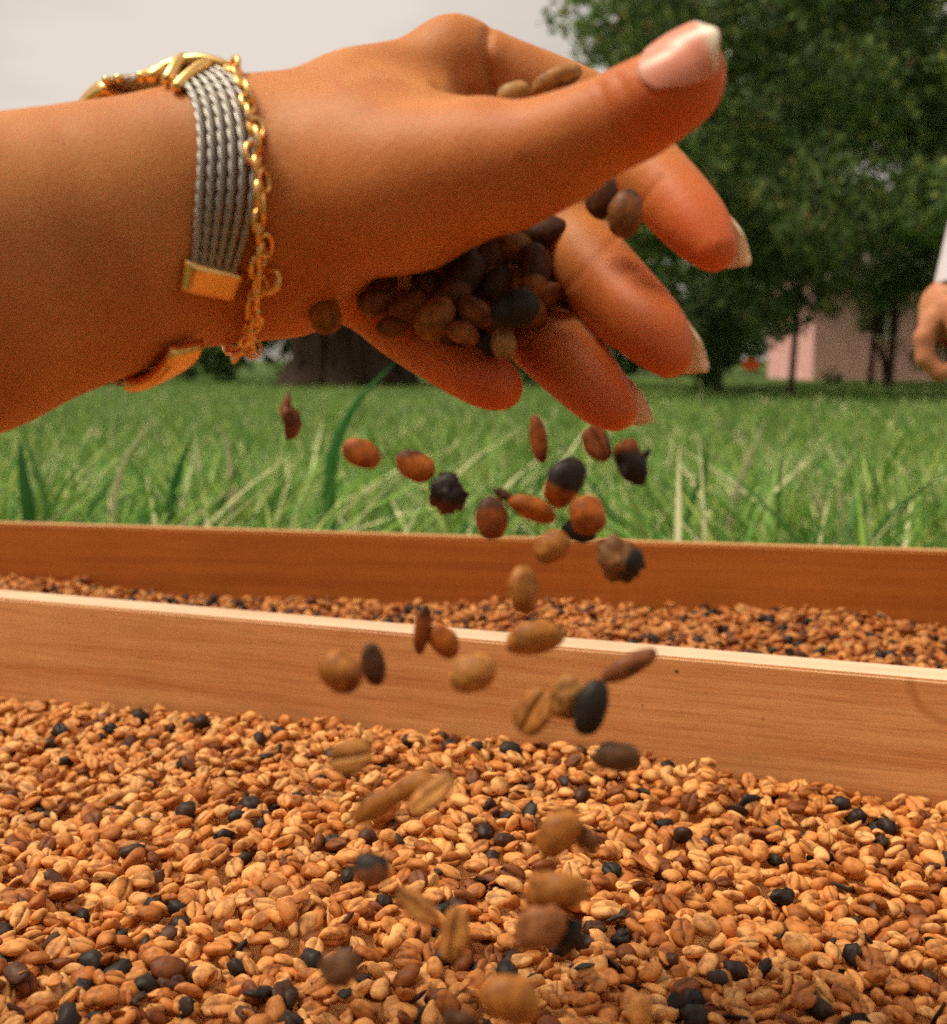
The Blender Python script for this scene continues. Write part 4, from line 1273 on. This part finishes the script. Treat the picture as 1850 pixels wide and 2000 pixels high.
# ------------------------------------------------------------------ beans in the air
T_X = [bean_template(18, 28, groove=g, flat=fl, bend=b, seed=s + 20, rough=.035) for s, (g, fl, b) in enumerate([(0.30, .4, 0), (0.3, .4, .12), (.25, .45, -.12), (.2, .85, 0)])]
H_X = [husk_template(80 + s, 18, 28, amp=.5) for s in range(4)]
for t_ in T_X + H_X: TF[id(t_)] = tri_faces(t_[1])
BR, OR, TN, LT, BK, DK = (.30, .082, .016), (.44, .125, .020), (.44, .175, .036), (.54, .245, .064), (.026, .020, .018), (.10, .042, .018)
def air_bean(px, py, L, Wd, ang, d, T, col, label, turn=0.0, thick=.7, patch=None, hook=False, grp='beans falling from the hand', tilt=0.0):
    """L, Wd in photo pixels at depth d (m); turn = roll about the long axis in degrees (0: groove away from the view)"""
    s = d / 2500
    a, b = L * s / 2, Wd * s / 2; c = b * thick if thick else b
    # bean frame: long axis in the picture plane, dome (+z of the template) towards the viewer
    x = RGT * math.cos(math.radians(ang)) + UPV * math.sin(math.radians(ang))
    z = -FWD; y = np.cross(z, x)
    R = np.stack([x, y, z], 1) @ rotmat((1, 0, 0), math.radians(turn)) @ rotmat((0, 1, 0), math.radians(tilt))
    col = np.array(col)
    V0 = T[0]
    C = np.repeat(col[None], len(V0), 0) * (1 - .7 * T[2][:, None])  # groove colour darkened to stand in for shade inside the crease
    if patch is not None:
        pc, pd, pt = patch     # second colour over one side of the bean
        u = np.array([math.cos(math.radians(pd)), math.sin(math.radians(pd)), 0])
        xi = (V0 * [a, b, c]) @ R.T
        sx, sy = xi @ RGT / max(a, b), xi @ UPV / max(a, b)
        k = sx * u[0] + sy * u[1] + .16 * np.array([mnoise.noise(Vector(v * 2.6) + Vector((px, py, 0))) for v in V0]) * 2
        m = np.clip((k - pt) * 9, 0, 1)[:, None]
        C = C * (1 - m) + np.array(pc) * m
    mot = np.array([mnoise.noise(Vector(v * 2.2) + Vector((px * .1, py * .1, 1))) for v in V0])[:, None]
    C = C * (1 + .45 * mot)
    C = np.clip(np.concatenate([C, np.ones((len(C), 1))], 1), 0.004, 1)
    V = (V0 * [a, b, c])
    if hook:
        w_ = np.clip((V0[:, 0] - .55) / .45, 0, 1) ** 1.5
        V[:, 0] += w_ * a * .55; V[:, 1] += w_ * b * .9; V[:, 1] *= (1 - .5 * w_)
    V = V @ R.T
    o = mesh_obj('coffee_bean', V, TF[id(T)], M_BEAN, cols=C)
    o.location = W(px, py, d)
    return tag(o, label, 'coffee bean', grp)
X, H = T_X, H_X
air = [
 (706, 886, 78, 56, -22, .305, X[0], OR, 'flat oval orange-brown bean, leftmost whole bean over the grass', 0, .55, None),
 (812, 910, 82, 58, -24, .305, X[1], OR, 'oval orange-brown bean right of the leftmost falling bean', 0, .6, ((.10, .03, .012), 90, .45)),
 (872, 962, 78, 66, -75, .305, H[0], BK, 'blackish husk with a hooked point over the grass', 0, .8, ((.16, .05, .018), -100, .45)),
 (1054, 858, 95, 44, -80, .30, X[1], BR, 'slim curved red-brown bean just under the ring finger', 60, .8, None),
 (1167, 867, 74, 58, -62, .30, X[0], BR, 'dark brown grooved bean under the ring fingertip', 150, .7, (BK, 0, .55)),
 (1235, 902, 92, 58, -72, .30, H[1], BK, 'black bean with a brown tip and pointed flap, rightmost of the upper falling beans', 0, .8, (BR, 100, .35)),
 (1103, 942, 104, 76, 62, .295, X[2], OR, 'large black and orange bean in the middle of the upper falling beans', 20, .7, (BK, 75, -.25)),
 (1040, 994, 98, 50, -22, .295, X[2], OR, 'long orange-brown bean lying level over the board edge', 35, .8, None),
 (986, 968, 46, 20, -30, .298, H[2], DK, 'small dark sliver of husk touching the long level bean', 0, .6, None),
 (961, 1012, 86, 66, 95, .295, X[0], BR, 'brown upright oval bean crossing the edge of the far board', 10, .6, (DK, 90, .3)),
 (1148, 1006, 78, 72, 120, .288, X[3], OR, 'round orange-brown bean over the edge of the far board', 0, .9, None),
 (1132, 1036, 68, 48, -10, .296, X[3], BK, 'black bean half behind the round orange-brown one', 0, .8, None),
 (1078, 1068, 74, 62, 40, .285, X[3], TN, 'blurred tan roundish bean in front of the brown far board', 0, .9, None),
 (1207, 1092, 94, 76, -40, .285, H[0], (.26, .12, .045), 'angular brown bean with a dark patch in front of the far board', 0, .8, (BK, -20, .15)),
 (1023, 1152, 96, 60, 95, .28, X[2], TN, 'upright tan-brown bean hanging over the far tray beans', 20, .7, None),
 (823, 1228, 98, 44, 82, .285, X[1], BR, 'narrow red-brown bean left of the falling stream at the pale board edge', 65, .8, ((.05, .02, .012), 90, .5)),
 (866, 1252, 74, 54, -50, .285, X[0], OR, 'small orange bean right of the narrow red-brown one', 0, .6, None),
 (1045, 1247, 114, 68, 12, .27, X[2], TN, 'large smooth tan bean across the pale board edge', 15, .75, None),
 (666, 1312, 90, 80, -30, .265, X[3], TN, 'big round blurred tan bean in front of the divider board, left side', 0, .9, ((.30, .09, .03), -30, .45)),
 (730, 1298, 86, 46, -78, .27, X[1], DK, 'dark grey-brown bean beside the big round tan one', 0, .8, ((.20, .09, .04), 0, .5)),
 (923, 1315, 94, 76, 25, .262, X[3], LT, 'roundish light tan bean in front of the board, centre', 0, .85, None),
 (1228, 1300, 120, 50, 28, .27, X[2], (.30, .115, .05), 'long brown bean with a dark underside, right of the falling stream', 40, .8, (DK, -60, .12)),
 (1042, 1390, 96, 74, 60, .262, X[0], TN, 'tan grooved bean at the left of the cluster of three before the board', 150, .6, None),
 (1104, 1362, 86, 62, 75, .266, H[1], (.42, .20, .055), 'yellow-brown husk between the tan bean and the black bean', 0, .8, None),
 (1155, 1382, 112, 66, 75, .262, X[0], BK, 'long black bean at the right of the cluster of three', 0, .8, None),
 (1205, 1478, 92, 60, 0, .262, X[3], (.13, .065, .028), 'dark olive-brown oval bean at the lower edge of the board', 0, .8, None),
 (685, 1478, 84, 70, 10, .258, X[0], LT, 'pale round bean low left, over the near tray', 170, .6, None),
 (738, 1573, 112, 54, 32, .255, X[2], TN, 'long tan bean, leftmost of the three side by side over the tray', 20, .8, None),
 (808, 1536, 92, 54, 25, .262, X[1], TN, 'tan bean at the back of the three side by side', 0, .8, None),
 (843, 1551, 108, 54, 40, .252, X[0], LT, 'light grooved bean, rightmost of the three side by side', 140, .7, None),
 (1090, 1628, 106, 74, 52, .25, X[2], TN, 'plump tan bean over the tray, right of centre', 0, .8, None),
 (1143, 1636, 62, 40, -50, .252, H[0], (.20, .09, .035), 'small brown husk tucked beside the plump tan bean', 0, .7, None),
 (727, 1697, 72, 66, 0, .25, X[3], (.28, .115, .055), 'round brown bean with a grey-black stripe', 0, .9, (BK, 90, .15)),
 (1088, 1735, 116, 74, 0, .245, H[1], TN, 'crumpled tan husk over the lower tray', 0, .75, None),
 (816, 1770, 100, 52, -38, .25, X[0], LT, 'slanting light bean with its groove showing, low centre', 145, .7, None),
 (888, 1825, 108, 62, 80, .245, X[0], LT, 'upright light bean with its groove showing, low centre', 165, .7, None),
 (1056, 1812, 100, 84, 30, .242, H[2], (.33, .13, .045), 'torn orange-brown husk, largest falling piece low right of centre', 0, .7, None),
 (1112, 1822, 66, 62, -30, .246, H[3], BK, 'grey-black flake on the right of the torn husk', 0, .7, None),
 (662, 1892, 76, 68, 0, .24, H[0], (.17, .08, .038), 'dark brown round husk low left', 0, .9, None),
 (998, 1952, 122, 92, -22, .232, X[2], TN, 'largest blurred brown bean at the bottom centre', 0, .8, None),
 (1252, 1978, 80, 46, 95, .236, X[1], LT, 'light tan bean cut by the bottom edge', 30, .8, None),
 (900, 1992, 74, 36, -10, .238, H[1], DK, 'dark husk at the very bottom edge', 0, .8, None),
]
for t_ in air:
    air_bean(*t_[:9], turn=t_[9], thick=t_[10], patch=t_[11])
# hooked points
for (px, py, L, Wd, ang, d, col, lb) in [(900, 962, 34, 16, -20, .304, BK, 'small curled tip beside the hooked black husk'), (1258, 892, 36, 15, 50, .300, BK, 'pointed flake sticking up beside the black bean with brown tip')]:
    air_bean(px, py, L, Wd, ang, d, H[2], col, lb)
# torn husk falling on the left: a thin crumpled shell
def husk_piece(px, py, d, outline, label, col):
    P = np.array([W(px + x, py + y, d) for x, y in outline]); c = P.mean(0)
    V = []; n_ = len(P)
    rings = 5
    for k in range(rings + 1):
        f = k / rings
        for i, p in enumerate(P):
            q = c + (p - c) * f
            q = q - FWD * (.0028 * (1 - f * f)) + FWD * .0009 * math.sin(i * 2.3 + k)
            V.append(q)
    F = [(k * n_ + i, k * n_ + (i + 1) % n_, (k + 1) * n_ + (i + 1) % n_, (k + 1) * n_ + i) for k in range(rings) for i in range(n_)]
    C = [tuple(np.array(col) * (0.7 + .5 * rng.random())) + (1,) for _ in V]
    o = mesh_obj('husk_fragment', V, F, M_BEAN, cols=C)
    so = o.modifiers.new('s', 'SOLIDIFY'); so.thickness = .0005
    return tag(o, label, 'husk', 'beans falling from the hand')
husk_piece(568, 820, .305, [(-4, -58), (2, -25), (16, -18), (24, 10), (10, 34), (-8, 42), (-14, 10), (-24, -22), (-14, -34), (-8, -52)], 'torn red-brown husk with a thin spike, leftmost falling piece', (.26, .085, .04))

# ------------------------------------------------------------------ beans held in the hand
held = [
 (1088, 155, 104, 46, 24, .322, X[2], (.44, .21, .06), 'golden bean resting on the web between thumb and forefinger', 30, .8, ((.06, .03, .02), -60, .25)),
 (1003, 182, 66, 44, 20, .326, X[3], (.46, .25, .085), 'tan bean in the fold behind the thumb', 0, .8, None),
 (1176, 385, 88, 60, 80, .322, X[3], DK, 'dark bean pinched behind the thumb above the middle finger', 0, .8, None),
 (1222, 418, 96, 70, 80, .318, X[0], (.25, .10, .03), 'brown bean held between forefinger and middle finger', 10, .8, (BK, 60, .7)),
 (1005, 602, 98, 76, 20, .318, X[3], (.022, .022, .018), 'black round bean at the front of the palm', 0, .85, None),
 (1046, 520, 92, 62, 100, .330, X[3], (.08, .03, .014), 'very dark bean high in the palm beside the middle finger', 0, .8, None),
 (1040, 560, 56, 46, 30, .324, X[0], (.26, .09, .022), 'small orange bean above the black round bean', 0, .8, None),
 (985, 672, 62, 50, 100, .322, X[0], (.32, .17, .055), 'olive-tan bean between the little and ring fingers', 0, .8, None),
 (948, 668, 84, 34, -40, .330, H[3], BK, 'black sliver between the little and ring fingers', 0, .7, None),
 (912, 535, 92, 70, 60, .334, X[3], (.06, .03, .018), 'dark bean under the ball of the thumb', 0, .8, None),
 (850, 622, 92, 72, 55, .328, X[0], (.30, .12, .03), 'orange-brown bean lying over the little finger', 0, .8, None),
 (800, 598, 82, 60, 20, .336, X[1], (.20, .07, .022), 'brown bean left of the bean over the little finger', 0, .8, None),
 (735, 592, 76, 58, 0, .340, X[0], (.20, .075, .025), 'brown bean at the heel side of the palm', 0, .8, None),
 (962, 500, 84, 62, 40, .336, X[3], (.11, .05, .02), 'dark brown bean deepest under the thumb', 0, .8, None),
 (1005, 478, 74, 56, -20, .334, X[0], (.20, .09, .025), 'brown bean touching the thumb edge above the dark ones', 0, .8, None),
 (930, 610, 76, 54, -30, .328, X[1], (.22, .085, .026), 'brown bean left of the black round bean', 0, .8, None),
 (885, 575, 76, 60, 30, .332, X[0], (.12, .05, .02), 'dark brown bean behind the bean over the little finger', 0, .8, None),
 (905, 650, 64, 44, -20, .326, X[2], (.30, .12, .035), 'small orange bean above the little finger joint', 0, .8, None),
 (970, 555, 72, 56, 60, .334, X[3], (.05, .025, .015), 'dark bean behind the black round one', 0, .8, None),
 (1118, 598, 92, 60, -60, .350, X[1], (.42, .14, .035), 'orange bean seen between the middle and ring fingers', 0, .8, None),
 (636, 618, 70, 66, -60, .335, X[3], (.34, .13, .03), 'amber bean hanging at the heel of the hand above the grass', 0, .9, None),
 (765, 640, 60, 44, 10, .336, X[0], (.20, .07, .02), 'small brown bean at the root of the little finger', 0, .8, None),
 (840, 545, 76, 54, 15, .342, X[0], (.10, .045, .02), 'dark brown bean behind the thumb ball, left of centre', 0, .8, None),
]
# the rest of the handful, deep in the hollow
hr = np.random.default_rng(11)
for k in range(46):
    for _ in range(200):
        x, y = hr.uniform(690, 1075), hr.uniform(440, 680)
        if y > 575 - (x - 640) * .30 and y < np.interp(x, [690, 900, 1000, 1075], [618, 655, 668, 570]): break
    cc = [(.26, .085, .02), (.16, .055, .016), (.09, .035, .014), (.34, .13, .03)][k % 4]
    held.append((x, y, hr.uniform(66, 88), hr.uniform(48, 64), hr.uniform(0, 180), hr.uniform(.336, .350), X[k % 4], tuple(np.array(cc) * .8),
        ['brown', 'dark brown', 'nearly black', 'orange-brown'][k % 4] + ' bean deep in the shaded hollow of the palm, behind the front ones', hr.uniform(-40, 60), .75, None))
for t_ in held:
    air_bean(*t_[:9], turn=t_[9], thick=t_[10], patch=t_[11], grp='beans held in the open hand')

# ------------------------------------------------------------------ the second person, mostly right of the frame
def second_person():
    d0 = 1.5
    j = lambda x, y, d=d0: J(x, y, d * 1000)
    def Q(P): return np.array([(np.array(P) - CAM) @ RGT, (np.array(P) - CAM) @ UPV, (np.array(P) - CAM) @ FWD]) * 1000
    def wp(x, y, z): return np.array([x, y, z], float) * 1000
    T = lambda P: C2W(P)
    cv = lambda px, py, d=d0: (W(px, py, d)) * 1000          # work in world mm
    wr = cv(1876, 580); kn = cv(1838, 620); el = cv(2010, 200, 1.56)
    sh = wp(.78, 1.62, .98); neck = wp(.97, 1.70, 1.04); hip = wp(1.02, 1.92, .30)
    xs = steps((500, 530, 8), (530, 640, 2.0), (640, 700, 6), (700, 1500, 12))
    ys = steps((1100, 1420, 12), (1420, 1470, 5), (1470, 1545, 2.0), (1545, 1620, 6), (1620, 2300, 12))
    zs = steps((-10, 300, 12), (300, 400, 6), (400, 560, 2.0), (560, 620, 5), (620, 1400, 12))
    B = Field(xs, ys, zs)
    p = lambda a, b, ra, rb, sq=None: (np.array(a), np.array(b), ra, rb, sq)
    # torso, neck, head
    B.group([p(hip, wp(.99, 1.84, .52), 150, 130, (unit([0, 1, .1]), .75)), p(wp(.99, 1.84, .52), wp(.97, 1.74, .86), 130, 135, (unit([0, 1, .1]), .7)),
             p(wp(.80, 1.64, .95), wp(1.14, 1.76, .95), 62, 62), p(wp(.97, 1.73, .95), wp(.96, 1.68, 1.10), 62, 54)], 60, 10)
    hd = wp(.955, 1.64, 1.20)
    B.group([p(hd + [0, 20, 15], hd + [0, 15, 15], 92, 92), p(hd + [0, -30, -40], hd + [0, -50, -75], 62, 40), p(hd + [0, -78, -10], hd + [0, -98, -28], 12, 15),
             p(hd + [-84, 15, 5], hd + [-88, 20, -20], 14, 10), p(hd + [84, 15, 5], hd + [88, 20, -20], 14, 10), p(hd + [-25, -92, -62], hd + [25, -92, -62], 9, 9)], 18, 25)
    # legs: squatting
    for s in (-1, 1):
        k = wp(1.02 + s * .22, 1.52, .50); a = wp(1.02 + s * .20, 1.80, .09)
        B.group([p(hip + [s * 90, 0, 0], k, 92, 62), p(k, a, 60, 38), p(a + [0, 30, -50], a + [0, -150, -55], 36, 28)], 20, 20)
    # arms
    B.group([p(sh, el, 50, 40), p(el, wr, 40, 24, None)], 12, 30)
    e2 = wp(1.26, 1.60, .70); w2 = wp(1.10, 1.40, .52)
    B.group([p(wp(1.14, 1.76, .95), e2, 50, 40), p(e2, w2, 38, 25), p(w2, w2 + [-60, -30, -30], 27, 25)], 12, 30)
    # loosely curled hand, seen from the thumb side
    B.group([p(wr, cv(1846, 600), 25, 27), p(cv(1846, 600), cv(1832, 632, 1.49), 25, 22), p(cv(1870, 600, 1.51), cv(1868, 650, 1.52), 24, 22)], 10, 10)
    for k in range(4):
        dd = 1.462 + k * .021
        pts = [cv(1826, 622, dd), cv(1806, 660, dd), cv(1808, 700, dd), cv(1834, 728, dd), cv(1866, 722, dd), cv(1872, 700, dd)]
        B.group([p(pts[i], pts[i + 1], 12.5 - i * .8, 12.5 - (i + 1) * .8) for i in range(5)], 4, 2.5)
    B.group([p(cv(1850, 600, 1.455), cv(1874, 640, 1.44), 14, 12), p(cv(1874, 640, 1.44), cv(1880, 690, 1.44), 11.5, 9)], 4, 4)
    V, F = B.surface(2)
    n = vnormals(V, F)
    if (n * (V - V.mean(0))).sum() < 0: F = F[:, ::-1]
    col = np.repeat(np.array([[.56, .24, .115, 1]]), len(V), 0)
    o = mesh_obj('person', V / 1000, F, M_SKIN, cols=col)
    tag(o, 'person in white sleeves crouching at the right edge with one loosely curled hand', 'person')
    # clothes: thin shells around the body
    def shell(name, prims, mat, grid, kin=30):
        Sf = Field(*grid); Sf.group(prims, kin, 2); V, F = Sf.surface(2)
        n = vnormals(V, F)
        if (n * (V - V.mean(0))).sum() < 0: F = F[:, ::-1]
        return mesh_obj(name, V / 1000, F, mat, o)
    M_SH = mat_plain('white_cotton', srgb(215, 206, 214), 0.85, nscale=30, namt=.06, bumpd=.002)
    M_TR = mat_plain('trouser_cotton', srgb(70, 74, 90), 0.9, nscale=60, namt=.12)
    M_HR = mat_plain('dark_hair', (.02, .014, .01, 1), .5, nscale=200, namt=.4)
    cuff = cv(1900, 548)
    g = (steps((500, 1500, 10)), steps((1250, 2250, 10)), steps((100, 1150, 10)))
    shell('shirt', [p(hip + [0, 0, 60], wp(.99, 1.84, .52), 168, 150, (unit([0, 1, .1]), .78)), p(wp(.99, 1.84, .52), wp(.97, 1.74, .86), 150, 152, (unit([0, 1, .1]), .74)),
                    p(wp(.80, 1.64, .95), wp(1.14, 1.76, .95), 74, 74), p(sh, el + (sh - el) * .35, 68, 64), p(wp(1.14, 1.76, .95), e2, 62, 56), p(e2, w2 + (e2 - w2) * .3, 54, 46)], M_SH, g)
    # the sleeve in view: open, loose cuff
    a = el + (sh - el) * .99; pts = [a, el + (sh - el) * .4, el, el + (cuff - el) * .4, el + (cuff - el) * .8, cuff, cuff + unit(cuff - el) * 26]
    V, F = tube(np.array(pts), [66, 60, 58, 52, 46, 42, 40], 28)
    F = F[:-1]
    sv = mesh_obj('sleeve', np.array(V) / 1000, F, M_SH, o)
    so = sv.modifiers.new('s', 'SOLIDIFY'); so.thickness = .0016
    ss = sv.modifiers.new('u', 'SUBSURF'); ss.levels = 1; ss.render_levels = 1
    tr_ = []
    for s in (-1, 1):
        k = wp(1.02 + s * .22, 1.52, .50); a_ = wp(1.02 + s * .20, 1.80, .13)
        tr_ += [p(hip + [s * 90, 0, 0], k, 104, 74), p(k, a_, 72, 56)]
    shell('trousers', tr_ + [p(hip, hip + [0, 0, 60], 162, 155, (unit([0, 1, .1]), .78))], M_TR, g, 14)
    gh = (steps((830, 1080, 6)), steps((1500, 1800, 6)), steps((1060, 1360, 6)))
    shell('hair', [p(hd + [0, 42, 40], hd + [0, 50, -30], 92, 84), p(hd + [0, 0, 70], hd + [0, 10, 66], 66, 66)], M_HR, gh, 20)
second_person()

# ------------------------------------------------------------------ clothes of the person pouring (outside the picture)
def worn(name, prims, mat, g, kin=30, thick=True):
    Sf = Field(*g); Sf.group(prims, kin, 2); V, F = Sf.surface(2)
    n = vnormals(V, F)
    if (n * (V - V.mean(0))).sum() < 0: F = F[:, ::-1]
    return mesh_obj(name, C2W(V), F, mat, person)
M_TEE = mat_plain('tee_cotton', srgb(96, 84, 70), 0.9, nscale=40, namt=.12)
M_JEAN = mat_plain('jeans', srgb(52, 60, 78), 0.9, nscale=90, namt=.2)
M_HAIR = mat_plain('black_hair', (.018, .012, .009, 1), .45, nscale=220, namt=.4)
g_ = (steps((-470, 420, 9)), steps((-420, 320, 9)), steps((-560, 160, 9)))
worn('tee_shirt', [mm((-20, -170, -330), (-30, 20, -260), 166, 146, (zt, .8)), mm((-30, 20, -260), (-30, 150, -190), 146, 152, (zt, .76)),
     mm(SH + [30, -5, -70], (175, 190, -110), 75, 73), mm(SH + [5, 0, -30], (-248, 150, 70), 72, 64), mm((175, 185, -110), (212, 70, -80), 70, 62)], M_TEE, g_)
pr = []
for s_ in (-1, 1):
    pr += [mm((-20 + s_ * 90, -200, -330), (-20 + s_ * 130, -370, -130), 104, 70), mm((-20 + s_ * 130, -380, -130), (-20 + s_ * 110, -400, -440), 64, 48)]
worn('jeans', pr + [mm((-20, -180, -330), (-20, -150, -320), 160, 154, (zt, .8))], M_JEAN, (steps((-300, 260, 9)), steps((-470, 40, 9)), steps((-560, 0, 9))), 14)
worn('hair', [mm(hd + [0, 32, -50], hd + [0, -20, -60], 92, 86), mm(hd + [0, 40, -20], hd + [0, 40, 10], 80, 68), mm(hd + [0, -20, -90], hd + [0, -150, -110], 60, 34)], M_HAIR, (steps((-150, 120, 6)), steps((180, 520, 6)), steps((-300, 20, 6))), 20)
